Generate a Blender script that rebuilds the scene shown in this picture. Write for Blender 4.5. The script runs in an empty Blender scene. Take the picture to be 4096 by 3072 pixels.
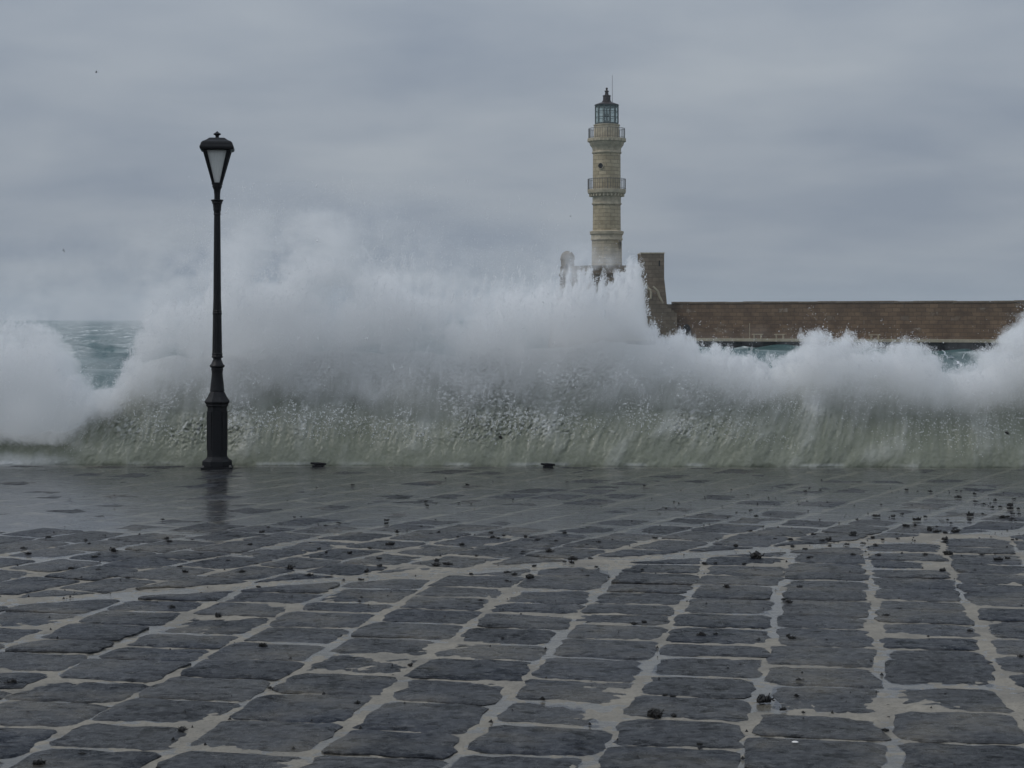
import bpy, math, random
import numpy as np

random.seed(7)
rng = np.random.default_rng(11)
R = math.radians
scene = bpy.context.scene
COL = scene.collection

# ------------------------------------------------------------------ camera
F = 1800.0            # focal length in pixels of a 1024 px wide frame
EYE = 1.7             # eye height above the quay
HOR = 319.0           # row of the horizon
cam_d = bpy.data.cameras.new('camera')
cam_d.sensor_width = 36.0
cam_d.lens = F / 1024 * 36
cam_d.shift_y = -(384 - HOR) / 1024
cam_d.clip_start = 0.1
cam_d.clip_end = 20000
cam = bpy.data.objects.new('camera', cam_d)
COL.objects.link(cam)
cam.location = (0, 0, EYE)
cam.rotation_euler = (R(90), 0, 0)
scene.camera = cam

# ------------------------------------------------------------------ overcast sky
SUN_EL, SUN_AZ = 52.0, 252.0      # high over the sea to the left, through thick cloud
world = bpy.data.worlds.new('World')
scene.world = world
world.use_nodes = True
wt = world.node_tree
wt.nodes.clear()


def N(t, kind, **kw):
    n = t.nodes.new(kind)
    for k, v in kw.items():
        if k == 'inp':
            for kk, vv in v.items():
                n.inputs[kk].default_value = vv
        else:
            setattr(n, k, v)
    return n


def math_node(t, op, a, b=None, c=None, clamp=False):
    n = t.nodes.new('ShaderNodeMath')
    n.operation = op
    n.use_clamp = clamp
    for i, x in enumerate((a, b, c)):
        if x is None:
            continue
        if isinstance(x, (int, float)):
            n.inputs[i].default_value = x
        else:
            t.links.new(x, n.inputs[i])
    return n.outputs[0]


def mixc(t, f, a, b, blend='MIX'):
    n = t.nodes.new('ShaderNodeMix')
    n.data_type = 'RGBA'
    n.blend_type = blend
    for sock, x in ((n.inputs[0], f), (n.inputs[6], a), (n.inputs[7], b)):
        if isinstance(x, (int, float)):
            sock.default_value = x
        elif isinstance(x, (tuple, list)):
            sock.default_value = tuple(x) + ((1,) if len(x) == 3 else ())
        else:
            t.links.new(x, sock)
    return n.outputs[2]


def ramp(t, f, stops):
    n = t.nodes.new('ShaderNodeValToRGB')
    e = n.color_ramp.elements
    while len(e) < len(stops):
        e.new(0.5)
    for el, (p, c) in zip(e, stops):
        el.position = p
        el.color = (c, c, c, 1) if isinstance(c, (int, float)) else tuple(c) + (1,)
    t.links.new(f, n.inputs[0])
    return n.outputs[0]


def build_world():
    t = wt
    tc = N(t, 'ShaderNodeTexCoord')
    sep = N(t, 'ShaderNodeSeparateXYZ')
    t.links.new(tc.outputs['Generated'], sep.inputs[0])
    zc = math_node(t, 'MAXIMUM', sep.outputs[2], 0.0)
    den = math_node(t, 'ADD', zc, 0.16)
    px = math_node(t, 'DIVIDE', sep.outputs[0], den)
    py = math_node(t, 'DIVIDE', sep.outputs[1], den)
    comb = N(t, 'ShaderNodeCombineXYZ')
    t.links.new(px, comb.inputs[0])
    t.links.new(py, comb.inputs[1])
    n1 = N(t, 'ShaderNodeTexNoise', inp={'Scale': 1.7, 'Detail': 6.0, 'Roughness': 0.5, 'Distortion': 0.2})
    t.links.new(comb.outputs[0], n1.inputs['Vector'])
    n2 = N(t, 'ShaderNodeTexNoise', inp={'Scale': 0.45, 'Detail': 2.0, 'Roughness': 0.5})
    t.links.new(comb.outputs[0], n2.inputs['Vector'])
    s = math_node(t, 'ADD', math_node(t, 'MULTIPLY', n1.outputs[0], 0.65), math_node(t, 'MULTIPLY', n2.outputs[0], 0.35))
    f = ramp(t, s, [(0.36, 0.0), (0.64, 1.0)])
    col = mixc(t, f, SKY_DARK, SKY_LIGHT)
    # overcast skies brighten smoothly towards the zenith
    g = math_node(t, 'MULTIPLY_ADD', zc, 0.95, 1.0)
    gm = N(t, 'ShaderNodeVectorMath', operation='SCALE')
    t.links.new(col, gm.inputs[0])
    t.links.new(g, gm.inputs['Scale'])
    sky = N(t, 'ShaderNodeTexSky', sky_type='NISHITA')
    sky.sun_disc = False
    sky.sun_elevation = R(SUN_EL)
    sky.sun_rotation = R(SUN_AZ)
    sky.air_density = 1.5
    sky.dust_density = 4.0
    b1 = N(t, 'ShaderNodeBackground', inp={'Strength': 1.0})
    t.links.new(gm.outputs[0], b1.inputs[0])
    b2 = N(t, 'ShaderNodeBackground', inp={'Strength': 0.05})
    t.links.new(sky.outputs[0], b2.inputs[0])
    m = N(t, 'ShaderNodeMixShader', inp={0: 0.08})
    t.links.new(b1.outputs[0], m.inputs[1])
    t.links.new(b2.outputs[0], m.inputs[2])
    out = N(t, 'ShaderNodeOutputWorld')
    t.links.new(m.outputs[0], out.inputs[0])


SKY_DARK = (0.238, 0.278, 0.342)
SKY_LIGHT = (0.350, 0.386, 0.430)
build_world()
sun_d = bpy.data.lights.new('sun', 'SUN')
sun_d.energy = 1.0
sun_d.angle = R(25)
sun_d.color = (1.0, 0.97, 0.93)
sun = bpy.data.objects.new('sun', sun_d)
COL.objects.link(sun)
sun.rotation_euler = (R(90 - SUN_EL), 0, R(180 - SUN_AZ))
vs = scene.view_settings
vs.view_transform = 'Standard'
vs.look = 'None'
vs.exposure = 0.0
vs.gamma = 1.0
scene.render.engine = 'CYCLES'
cy = scene.cycles
cy.use_denoising = True
cy.max_bounces = 10
cy.diffuse_bounces = 4
cy.glossy_bounces = 4
cy.transmission_bounces = 4
cy.transparent_max_bounces = 12
cy.volume_bounces = 8
cy.use_fast_gi = False

# ------------------------------------------------------------------ helpers
K = 1024 / 2212.0


def at(u, v, Y):
    """Measured photo coordinates (2212 wide) -> world point at distance Y."""
    return ((u * K - 512) * Y / F, Y, EYE - (v * K - HOR) * Y / F)


def ground(u, v, z=0.0):
    Y = F * (EYE - z) / (v * K - HOR)
    return ((u * K - 512) * Y / F, Y)


def tag(o, label=None, cat=None, group=None, kind=None):
    if label: o['label'] = label
    if cat: o['category'] = cat
    if group: o['group'] = group
    if kind: o['kind'] = kind
    return o


def link(o, parent=None):
    COL.objects.link(o)
    if parent is not None:
        o.parent = parent
    return o


def empty(name, loc=(0, 0, 0), rz=0.0):
    o = bpy.data.objects.new(name, None)
    o.empty_display_size = 0.2
    o.location = loc
    o.rotation_euler = (0, 0, rz)
    return link(o)


class MB:
    """Collects vertices and faces, builds ONE mesh object."""

    def __init__(self):
        self.v, self.f = [], []

    def add(self, vs_, fs_):
        b = len(self.v)
        self.v += [tuple(p) for p in vs_]
        self.f += [tuple(i + b for i in f) for f in fs_]
        return self

    def box(self, cx, cy_, cz, sx, sy, sz, rz=0.0, taper=1.0):
        c, s = math.cos(rz), math.sin(rz)
        pts = []
        for k, (zz, tp) in enumerate(((-0.5, 1.0), (0.5, taper))):
            for (a, b) in ((-.5, -.5), (.5, -.5), (.5, .5), (-.5, .5)):
                x, y = a * sx * tp, b * sy * tp
                pts.append((cx + x * c - y * s, cy_ + x * s + y * c, cz + zz * sz))
        return self.add(pts, [(3, 2, 1, 0), (4, 5, 6, 7), (0, 1, 5, 4), (1, 2, 6, 5), (2, 3, 7, 6), (3, 0, 4, 7)])

    def lathe(self, prof, seg, cx=0.0, cy_=0.0, rot=0.0, cap=True, flute=0.0):
        b, vs_, fs_ = 0, [], []
        for (r, z) in prof:
            for i in range(seg):
                a = rot + 2 * math.pi * i / seg
                rr = r * (1 - (flute if i % 2 else 0))
                vs_.append((cx + rr * math.cos(a), cy_ + rr * math.sin(a), z))
        for j in range(len(prof) - 1):
            for i in range(seg):
                k = (i + 1) % seg
                fs_.append((j * seg + i, j * seg + k, (j + 1) * seg + k, (j + 1) * seg + i))
        if cap:
            fs_.append(tuple(range(seg))[::-1])
            fs_.append(tuple((len(prof) - 1) * seg + i for i in range(seg)))
        return self.add(vs_, fs_)

    def bar(self, p, q, w, seg=6, w2=None):
        p, q = np.array(p, float), np.array(q, float)
        d = q - p
        d /= np.linalg.norm(d)
        a = np.cross(d, (0, 0, 1.0))
        if np.linalg.norm(a) < 1e-3:
            a = np.array((1.0, 0, 0))
        a /= np.linalg.norm(a)
        b = np.cross(d, a)
        w2 = w if w2 is None else w2
        vs_ = []
        for (c, ww) in ((p, w), (q, w2)):
            for i in range(seg):
                t = 2 * math.pi * (i + .5) / seg
                vs_.append(c + ww * (a * math.cos(t) + b * math.sin(t)))
        fs_ = [(i, (i + 1) % seg, seg + (i + 1) % seg, seg + i) for i in range(seg)]
        fs_ += [tuple(range(seg))[::-1], tuple(range(seg, 2 * seg))]
        return self.add(vs_, fs_)

    def build(self, name, mat, parent=None, smooth=False, loc=None):
        me = bpy.data.meshes.new(name)
        me.from_pydata(self.v, [], self.f)
        me.update()
        import bmesh
        bm = bmesh.new()
        bm.from_mesh(me)
        bmesh.ops.recalc_face_normals(bm, faces=bm.faces)
        bm.to_mesh(me)
        bm.free()
        if smooth:
            me.shade_smooth()
            if smooth != 'all':
                me.set_sharp_from_angle(angle=R(38))
        me.materials.append(mat)
        o = bpy.data.objects.new(name, me)
        if loc is not None:
            o.location = loc
        return link(o, parent)


def grid_mesh(name, P, mat, attrs=None, parent=None, smooth=True):
    """P: (rows, cols, 3) array -> grid mesh object."""
    r, c = P.shape[:2]
    idx = np.arange(r * c).reshape(r, c)
    q = np.stack([idx[:-1, :-1], idx[:-1, 1:], idx[1:, 1:], idx[1:, :-1]], -1).reshape(-1, 4)
    me = bpy.data.meshes.new(name)
    me.vertices.add(r * c)
    me.vertices.foreach_set('co', P.reshape(-1).astype(np.float32))
    me.loops.add(q.size)
    me.loops.foreach_set('vertex_index', q.reshape(-1).astype(np.int32))
    me.polygons.add(len(q))
    me.polygons.foreach_set('loop_start', np.arange(0, q.size, 4, dtype=np.int32))
    me.update(calc_edges=True)
    for k, a in (attrs or {}).items():
        at_ = me.attributes.new(k, 'FLOAT', 'POINT')
        at_.data.foreach_set('value', a.reshape(-1).astype(np.float32))
    if smooth:
        me.shade_smooth()
    me.materials.append(mat)
    o = bpy.data.objects.new(name, me)
    return link(o, parent)


# ---- numpy gradient noise
_perm = np.random.default_rng(3).permutation(4096)
_ang = np.random.default_rng(4).random(4096) * 2 * np.pi


def _h(ix, iy, s):
    return _perm[(_perm[(ix + s * 57) & 4095] + iy) & 4095]


def noise2(x, y, s=0):
    x, y = np.asarray(x, float), np.asarray(y, float)
    x, y = np.broadcast_arrays(x, y)
    ix, iy = np.floor(x).astype(int), np.floor(y).astype(int)
    fx, fy = x - ix, y - iy
    u, v = fx ** 3 * (fx * (fx * 6 - 15) + 10), fy ** 3 * (fy * (fy * 6 - 15) + 10)
    out = 0
    for dx in (0, 1):
        for dy in (0, 1):
            a = _ang[_h(ix + dx, iy + dy, s)]
            d = np.cos(a) * (fx - dx) + np.sin(a) * (fy - dy)
            out = out + d * (u if dx else 1 - u) * (v if dy else 1 - v)
    return out * 1.5


def fbm(x, y, oct_=4, s=0, gain=0.5):
    o, a, f = 0, 1.0, 1.0
    for k in range(oct_):
        o = o + a * noise2(np.asarray(x) * f, np.asarray(y) * f, s + k)
        a *= gain
        f *= 2.03
    return o


def sstep(a, b, x):
    t = np.clip((np.asarray(x, float) - a) / (b - a), 0, 1)
    return t * t * (3 - 2 * t)


# ------------------------------------------------------------------ materials
def new_mat(name):
    m = bpy.data.materials.new(name)
    m.use_nodes = True
    t = m.node_tree
    b = t.nodes['Principled BSDF']
    return m, t, b


def noise_node(t, scale, detail=4.0, rough=0.55, vec=None, dist=0.0):
    n = N(t, 'ShaderNodeTexNoise', inp={'Scale': scale, 'Detail': detail, 'Roughness': rough, 'Distortion': dist})
    if vec is not None:
        t.links.new(vec, n.inputs['Vector'])
    return n.outputs[0]


def objvec(t, scale=(1, 1, 1), rot=(0, 0, 0), which='Object'):
    tc = N(t, 'ShaderNodeTexCoord')
    mp = N(t, 'ShaderNodeMapping')
    mp.inputs['Scale'].default_value = scale
    mp.inputs['Rotation'].default_value = rot
    t.links.new(tc.outputs[which], mp.inputs[0])
    return mp.outputs[0]


def worldvec(t, scale=(1, 1, 1)):
    g = N(t, 'ShaderNodeNewGeometry')
    mp = N(t, 'ShaderNodeMapping')
    mp.inputs['Scale'].default_value = scale
    t.links.new(g.outputs['Position'], mp.inputs[0])
    return mp.outputs[0]


def bump(t, b, h, strength, dist):
    n = N(t, 'ShaderNodeBump', inp={'Strength': strength, 'Distance': dist})
    t.links.new(h, n.inputs['Height'])
    t.links.new(n.outputs[0], b.inputs['Normal'])
    return n


def attr(t, name):
    a = N(t, 'ShaderNodeAttribute', attribute_name=name)
    return a.outputs['Fac']


def mat_stone():
    m, t, b = new_mat('wet_dark_paving_stone')
    tint = attr(t, 'tint')
    wv = worldvec(t)
    n1 = noise_node(t, 9, 7, 0.68, wv)
    n2 = noise_node(t, 75, 5, 0.75, wv)
    n3 = noise_node(t, 1.7, 4, 0.6, wv)
    n4 = noise_node(t, 26, 4, 0.65, wv)
    st = noise_node(t, 16, 5, 0.65, worldvec(t, (0.5, 1.5, 1)), 0.6)
    c = mixc(t, tint, (0.012, 0.015, 0.021), (0.080, 0.081, 0.082))
    c = mixc(t, math_node(t, 'MULTIPLY', ramp(t, n1, [(0.38, 0.0), (0.62, 1.0)]), 0.55), c, (0.046, 0.048, 0.051))
    c = mixc(t, math_node(t, 'MULTIPLY', ramp(t, n3, [(0.50, 0.0), (0.64, 1.0)]), 0.70), c, (0.100, 0.086, 0.062))
    hue = noise_node(t, 0.9, 2, 0.5, wv)
    c = mixc(t, math_node(t, 'MULTIPLY', ramp(t, hue, [(0.45, 0.0), (0.65, 1.0)]), 0.45), c, (0.024, 0.032, 0.052))
    c = mixc(t, math_node(t, 'MULTIPLY', ramp(t, st, [(0.52, 0.0), (0.62, 1.0)]), 0.9), c, (0.005, 0.006, 0.008))
    c = mixc(t, math_node(t, 'MULTIPLY', ramp(t, n4, [(0.56, 0.0), (0.68, 1.0)]), 0.45), c, (0.105, 0.102, 0.096))
    c = mixc(t, math_node(t, 'MULTIPLY', ramp(t, n2, [(0.45, 0.0), (0.70, 1.0)]), 0.40), c, (0.020, 0.021, 0.024))
    t.links.new(c, b.inputs['Base Color'])
    r = ramp(t, n1, [(0.35, 0.14), (0.65, 0.52)])
    t.links.new(r, b.inputs['Roughness'])
    b.inputs['IOR'].default_value = 1.42
    wet = math_node(t, 'ADD', math_node(t, 'MULTIPLY', n1, 0.6), math_node(t, 'MULTIPLY', n4, 0.4))
    wet = math_node(t, 'ADD', wet, math_node(t, 'MULTIPLY_ADD', n3, 0.35, -0.175))
    t.links.new(ramp(t, wet, [(0.40, 0.02), (0.50, 0.22), (0.60, 0.75)]), b.inputs['Specular IOR Level'])
    h = math_node(t, 'ADD', n1, math_node(t, 'MULTIPLY', n4, 0.5))
    h = math_node(t, 'ADD', h, math_node(t, 'MULTIPLY', n2, 0.25))
    h = math_node(t, 'ADD', h, math_node(t, 'MULTIPLY', st, -0.6))
    bump(t, b, h, 1.0, 0.030)
    return m


def mat_mortar():
    m, t, b = new_mat('wet_sandy_mortar')
    wv = worldvec(t)
    n1 = noise_node(t, 3.5, 5, 0.6, wv)
    n2 = noise_node(t, 90, 4, 0.7, wv)
    c = mixc(t, ramp(t, n1, [(0.35, 0.0), (0.7, 1.0)]), (0.200, 0.188, 0.165), (0.315, 0.286, 0.236))
    n5 = noise_node(t, 24, 5, 0.7, wv)
    c = mixc(t, math_node(t, 'MULTIPLY', ramp(t, n5, [(0.45, 0.0), (0.7, 1.0)]), 0.5), c, (0.135, 0.122, 0.098))
    c = mixc(t, math_node(t, 'MULTIPLY', ramp(t, n2, [(0.5, 0.0), (0.7, 1.0)]), 0.6), c, (0.07, 0.066, 0.058))
    t.links.new(c, b.inputs['Base Color'])
    b.inputs['Roughness'].default_value = 0.6
    b.inputs['IOR'].default_value = 1.35
    b.inputs['Specular IOR Level'].default_value = 0.25
    bump(t, b, math_node(t, 'ADD', n2, n1), 0.6, 0.006)
    return m


def mat_film():
    m, t, b = new_mat('rain_water_film')
    t.nodes.remove(b)
    wv = worldvec(t, (1.0, 2.2, 1.0))
    n1 = noise_node(t, 2.6, 3, 0.55, wv, 0.4)
    n2 = noise_node(t, 13, 3, 0.6, wv)
    h = math_node(t, 'ADD', n1, math_node(t, 'MULTIPLY', n2, 0.22))
    bp = N(t, 'ShaderNodeBump', inp={'Strength': 0.8, 'Distance': 0.010})
    t.links.new(h, bp.inputs['Height'])
    fr = N(t, 'ShaderNodeFresnel', inp={'IOR': 1.33})
    t.links.new(bp.outputs[0], fr.inputs['Normal'])
    gl = N(t, 'ShaderNodeBsdfGlossy', inp={'Roughness': 0.17, 'Color': (0.95, 0.95, 0.97, 1)})
    t.links.new(bp.outputs[0], gl.inputs['Normal'])
    tr = N(t, 'ShaderNodeBsdfTransparent', inp={'Color': (0.86, 0.87, 0.86, 1)})
    mx = N(t, 'ShaderNodeMixShader')
    t.links.new(fr.outputs[0], mx.inputs[0])
    t.links.new(tr.outputs[0], mx.inputs[1])
    t.links.new(gl.outputs[0], mx.inputs[2])
    t.links.new(mx.outputs[0], t.nodes['Material Output'].inputs[0])
    return m


def mat_simple(name, col, rough=0.6, var=0.3, scale=8.0, bumpd=0.004, metallic=0.0, ior=1.45):
    m, t, b = new_mat(name)
    v = objvec(t)
    n = noise_node(t, scale, 5, 0.6, v)
    n2 = noise_node(t, scale * 7, 3, 0.6, v)
    f = ramp(t, n, [(0.3, 0.0), (0.7, 1.0)])
    c = mixc(t, f, tuple(x * (1 - var) for x in col), tuple(min(1, x * (1 + var)) for x in col))
    t.links.new(c, b.inputs['Base Color'])
    b.inputs['Roughness'].default_value = rough
    b.inputs['Metallic'].default_value = metallic
    b.inputs['IOR'].default_value = ior
    bump(t, b, math_node(t, 'ADD', n, math_node(t, 'MULTIPLY', n2, 0.4)), 0.5, bumpd)
    return m


def mat_masonry(name, c1, c2, mortar, bw, bh, stain, stain_amt=0.5, cyl=0.0, patch=0.0):
    """Coursed stone; far away, so blocks are read from the material."""
    m, t, b = new_mat(name)
    tc = N(t, 'ShaderNodeTexCoord')
    sep = N(t, 'ShaderNodeSeparateXYZ')
    t.links.new(tc.outputs['Object'], sep.inputs[0])
    if cyl:
        ang = math_node(t, 'ARCTAN2', sep.outputs[1], sep.outputs[0])
        xx = math_node(t, 'MULTIPLY', ang, cyl)
    else:
        xx = math_node(t, 'ADD', sep.outputs[0], math_node(t, 'MULTIPLY', sep.outputs[1], 0.73))
    cb = N(t, 'ShaderNodeCombineXYZ')
    t.links.new(xx, cb.inputs[0])
    t.links.new(sep.outputs[2], cb.inputs[1])
    wob = N(t, 'ShaderNodeTexNoise', inp={'Scale': 0.9, 'Detail': 3.0})
    t.links.new(tc.outputs['Object'], wob.inputs['Vector'])
    wv_ = N(t, 'ShaderNodeVectorMath', operation='MULTIPLY_ADD')
    t.links.new(wob.outputs['Color'], wv_.inputs[0])
    wv_.inputs[1].default_value = (0.5, 0.16, 0)
    t.links.new(cb.outputs[0], wv_.inputs[2])
    cb = wv_
    br = N(t, 'ShaderNodeTexBrick', inp={'Scale': 1.0, 'Mortar Size': 0.028, 'Mortar Smooth': 0.4, 'Bias': 0.0,
                                         'Brick Width': bw, 'Row Height': bh, 'Color1': tuple(c1) + (1,),
                                         'Color2': tuple(c2) + (1,), 'Mortar': tuple(mortar) + (1,)})
    br.offset = 0.5
    t.links.new(cb.outputs[0], br.inputs['Vector'])
    n1 = noise_node(t, 0.55, 5, 0.65, tc.outputs['Object'])
    n2 = noise_node(t, 5.0, 5, 0.7, tc.outputs['Object'])
    n3 = noise_node(t, 1.3, 3, 0.6, tc.outputs['Object'])
    c = mixc(t, math_node(t, 'MULTIPLY', ramp(t, n1, [(0.42, 0.0), (0.66, 1.0)]), stain_amt), br.outputs[0], stain)
    c = mixc(t, math_node(t, 'MULTIPLY', ramp(t, n2, [(0.3, 0.0), (0.75, 1.0)]), 0.35), c, tuple(x * 0.45 for x in c1))
    if patch:
        br2 = N(t, 'ShaderNodeTexBrick', inp={'Scale': 1.0, 'Mortar Size': 0.0, 'Bias': -0.1, 'Brick Width': bw,
                                              'Row Height': bh, 'Color1': (0, 0, 0, 1), 'Color2': (1, 1, 1, 1)})
        br2.offset = 0.5
        t.links.new(cb.outputs[0], br2.inputs['Vector'])
        pf = math_node(t, 'MULTIPLY', ramp(t, br2.outputs[0], [(0.80, 0.0), (0.93, 1.0)]), ramp(t, n3, [(0.45, 0.0), (0.6, 1.0)]))
        c = mixc(t, math_node(t, 'MULTIPLY', pf, patch), c, (0.30, 0.26, 0.21))
    t.links.new(c, b.inputs['Base Color'])
    b.inputs['Roughness'].default_value = 0.85
    h = math_node(t, 'ADD', math_node(t, 'MULTIPLY', br.outputs['Fac'], -1.0), math_node(t, 'MULTIPLY', n2, 0.8))
    bump(t, b, h, 0.8, 0.04)
    return m


def mat_wave():
    m, t, b = new_mat('green_wave_water')
    foam = attr(t, 'foam')
    ov = objvec(t, (1, 1, 0.8))
    n1 = noise_node(t, 22, 5, 0.65, ov)
    f = math_node(t, 'ADD', foam, math_node(t, 'MULTIPLY_ADD', n1, 0.22, -0.11), clamp=True)
    c = mixc(t, f, (0.200, 0.216, 0.165), (0.80, 0.81, 0.81))
    t.links.new(c, b.inputs['Base Color'])
    rr = math_node(t, 'MULTIPLY_ADD', f, 0.35, 0.08)
    t.links.new(rr, b.inputs['Roughness'])
    b.inputs['IOR'].default_value = 1.33
    b.inputs['Subsurface Weight'].default_value = 0.0
    bump(t, b, n1, 0.4, 0.02)
    return m


def mat_drop():
    m, t, b = new_mat('white_water_drops')
    t.nodes.remove(b)
    d = N(t, 'ShaderNodeBsdfDiffuse', inp={'Color': (0.90, 0.915, 0.93, 1)})
    tr = N(t, 'ShaderNodeBsdfTranslucent', inp={'Color': (0.90, 0.915, 0.93, 1)})
    mx = N(t, 'ShaderNodeMixShader', inp={0: 0.4})
    t.links.new(d.outputs[0], mx.inputs[1])
    t.links.new(tr.outputs[0], mx.inputs[2])
    t.links.new(mx.outputs[0], t.nodes['Material Output'].inputs[0])
    return m


def mat_sea():
    m, t, b = new_mat('rough_teal_sea')
    foam = attr(t, 'foam')
    wv = worldvec(t, (1, 0.5, 1))
    n1 = noise_node(t, 1.1, 6, 0.65, wv)
    n2 = noise_node(t, 0.25, 4, 0.6, wv)
    f = math_node(t, 'MULTIPLY', foam, ramp(t, n1, [(0.40, 0.0), (0.62, 1.0)]), clamp=True)
    c0 = mixc(t, n2, (0.010, 0.050, 0.055), (0.035, 0.115, 0.115))
    c = mixc(t, f, c0, (0.68, 0.72, 0.72))
    t.links.new(c, b.inputs['Base Color'])
    t.links.new(math_node(t, 'MULTIPLY_ADD', f, 0.5, 0.28), b.inputs['Roughness'])
    b.inputs['IOR'].default_value = 1.33
    bump(t, b, n1, 1.0, 0.35)
    return m


def mat_glass(name, tint, body):
    """Glazing: mostly see-through, mixed with a pale grey-green body colour."""
    m, t, b = new_mat(name)
    b.inputs['Base Color'].default_value = tuple(body) + (1,)
    b.inputs['Roughness'].default_value = 0.2
    n = noise_node(t, 1.5, 3, 0.6, objvec(t))
    tp = N(t, 'ShaderNodeBsdfTransparent', inp={'Color': tuple(tint) + (1,)})
    mx = N(t, 'ShaderNodeMixShader')
    t.links.new(math_node(t, 'MULTIPLY_ADD', n, 0.3, 0.22), mx.inputs[0])
    t.links.new(tp.outputs[0], mx.inputs[1])
    t.links.new(b.outputs[0], mx.inputs[2])
    t.links.new(mx.outputs[0], t.nodes['Material Output'].inputs[0])
    return m


def mat_frosted():
    m, t, b = new_mat('milky_ribbed_glass')
    t.nodes.remove(b)
    col = (0.86, 0.87, 0.85, 1)
    ov = objvec(t, (60, 60, 0.8))
    n = noise_node(t, 1.0, 2, 0.5, ov)
    c = mixc(t, n, (0.74, 0.75, 0.73), (0.95, 0.95, 0.93))
    tl = N(t, 'ShaderNodeBsdfTranslucent')
    t.links.new(c, tl.inputs[0])
    df = N(t, 'ShaderNodeBsdfDiffuse')
    t.links.new(c, df.inputs[0])
    tp = N(t, 'ShaderNodeBsdfTransparent', inp={'Color': col})
    m1 = N(t, 'ShaderNodeMixShader', inp={0: 0.45})
    t.links.new(tl.outputs[0], m1.inputs[1])
    t.links.new(df.outputs[0], m1.inputs[2])
    m2 = N(t, 'ShaderNodeMixShader', inp={0: 0.30})
    t.links.new(m1.outputs[0], m2.inputs[1])
    t.links.new(tp.outputs[0], m2.inputs[2])
    t.links.new(m2.outputs[0], t.nodes['Material Output'].inputs[0])
    return m


M = {
    'stone': mat_stone(), 'mortar': mat_mortar(), 'film': mat_film(),
    'iron': mat_simple('black_painted_iron', (0.0075, 0.0080, 0.0100), 0.48, 0.35, 30, 0.0015, 0.0, 1.33),
    'weed': mat_simple('black_wet_seaweed', (0.0045, 0.0040, 0.0035), 0.5, 0.5, 60, 0.003),
    'wave': mat_wave(), 'drop': mat_drop(), 'sea': mat_sea(),
    'tower': mat_masonry('pale_limestone', (0.55, 0.462, 0.315), (0.41, 0.338, 0.225), (0.24, 0.205, 0.145), 0.95, 0.42, (0.255, 0.205, 0.125), 0.6, cyl=1.6),
    'trim': mat_simple('limestone_trim', (0.43, 0.372, 0.272), 0.8, 0.3, 2.0, 0.02),
    'bastion': mat_masonry('brown_rubble_stone', (0.260, 0.205, 0.145), (0.170, 0.132, 0.092), (0.115, 0.092, 0.066), 0.8, 0.42, (0.085, 0.062, 0.044), 0.6, patch=0.4),
    'wall': mat_masonry('reddish_brown_stone_wall', (0.215, 0.142, 0.086), (0.125, 0.080, 0.048), (0.080, 0.055, 0.036), 0.85, 0.42, (0.072, 0.046, 0.029), 0.8, patch=0.9),
    'ledge': mat_simple('pale_ledge_stone', (0.33, 0.29, 0.21), 0.8, 0.25, 2.0, 0.02),
    'darkrock': mat_simple('wet_black_quay_stone', (0.022, 0.021, 0.021), 0.6, 0.5, 1.4, 0.15),
    'dark': mat_simple('painted_dark', (0.012, 0.012, 0.013), 0.9, 0.2, 2.0, 0.01),  # near-black colour put in for the shade inside openings
    'steel': mat_simple('grey_green_lantern_metal', (0.075, 0.095, 0.095), 0.5, 0.25, 3, 0.002),
    'roof': mat_simple('brown_lantern_copper', (0.030, 0.022, 0.022), 0.5, 0.3, 3, 0.002),
    'rail': mat_simple('grey_railing_metal', (0.11, 0.11, 0.105), 0.5, 0.2, 3, 0.002),
    'pane': mat_glass('lantern_glass', (0.88, 0.94, 0.93), (0.42, 0.50, 0.49)),
    'frost': mat_frosted(),
    'bird': mat_simple('dark_feathers', (0.05, 0.05, 0.052), 0.7, 0.2, 6, 0.002),
    'gull': mat_simple('white_feathers', (0.70, 0.72, 0.74), 0.7, 0.1, 6, 0.002),
    'shell': mat_simple('white_shell', (0.75, 0.73, 0.70), 0.5, 0.1, 30, 0.001),
}

# ------------------------------------------------------------------ the quay (setting)
def edge_y(x):
    return 20.80 - 0.039 * np.asarray(x, float)


BAND_P = np.array((-3.05, 10.74))           # pale drain strip crossing the paving
BAND_D = np.array((math.cos(R(27.0)), math.sin(R(27.0))))
BAND_N = np.array((-BAND_D[1], BAND_D[0]))  # points to the far side
BAND_W = 0.27


def film_depth(x, y):
    """0 where stones stand proud of the water, 1 where the film covers them."""
    return sstep(13.4, 15.6, y + 0.9 * fbm(np.asarray(x) * 0.35, np.asarray(y) * 0.35, 3, 20) - 0.10 * np.asarray(x))


def mortar_h(x, y):
    d = film_depth(x, y)
    n = fbm(x * 1.1, y * 1.1, 3, 31)
    n2 = fbm(x * 5.0, y * 5.0, 2, 37)
    n3 = fbm(x * 16.0, y * 16.0, 2, 41)
    near = 0.0004 + 0.0042 * n + 0.0020 * n2 + 0.0030 * n3
    return near * (1 - d) + d * (-0.010 + 0.003 * n)


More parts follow.
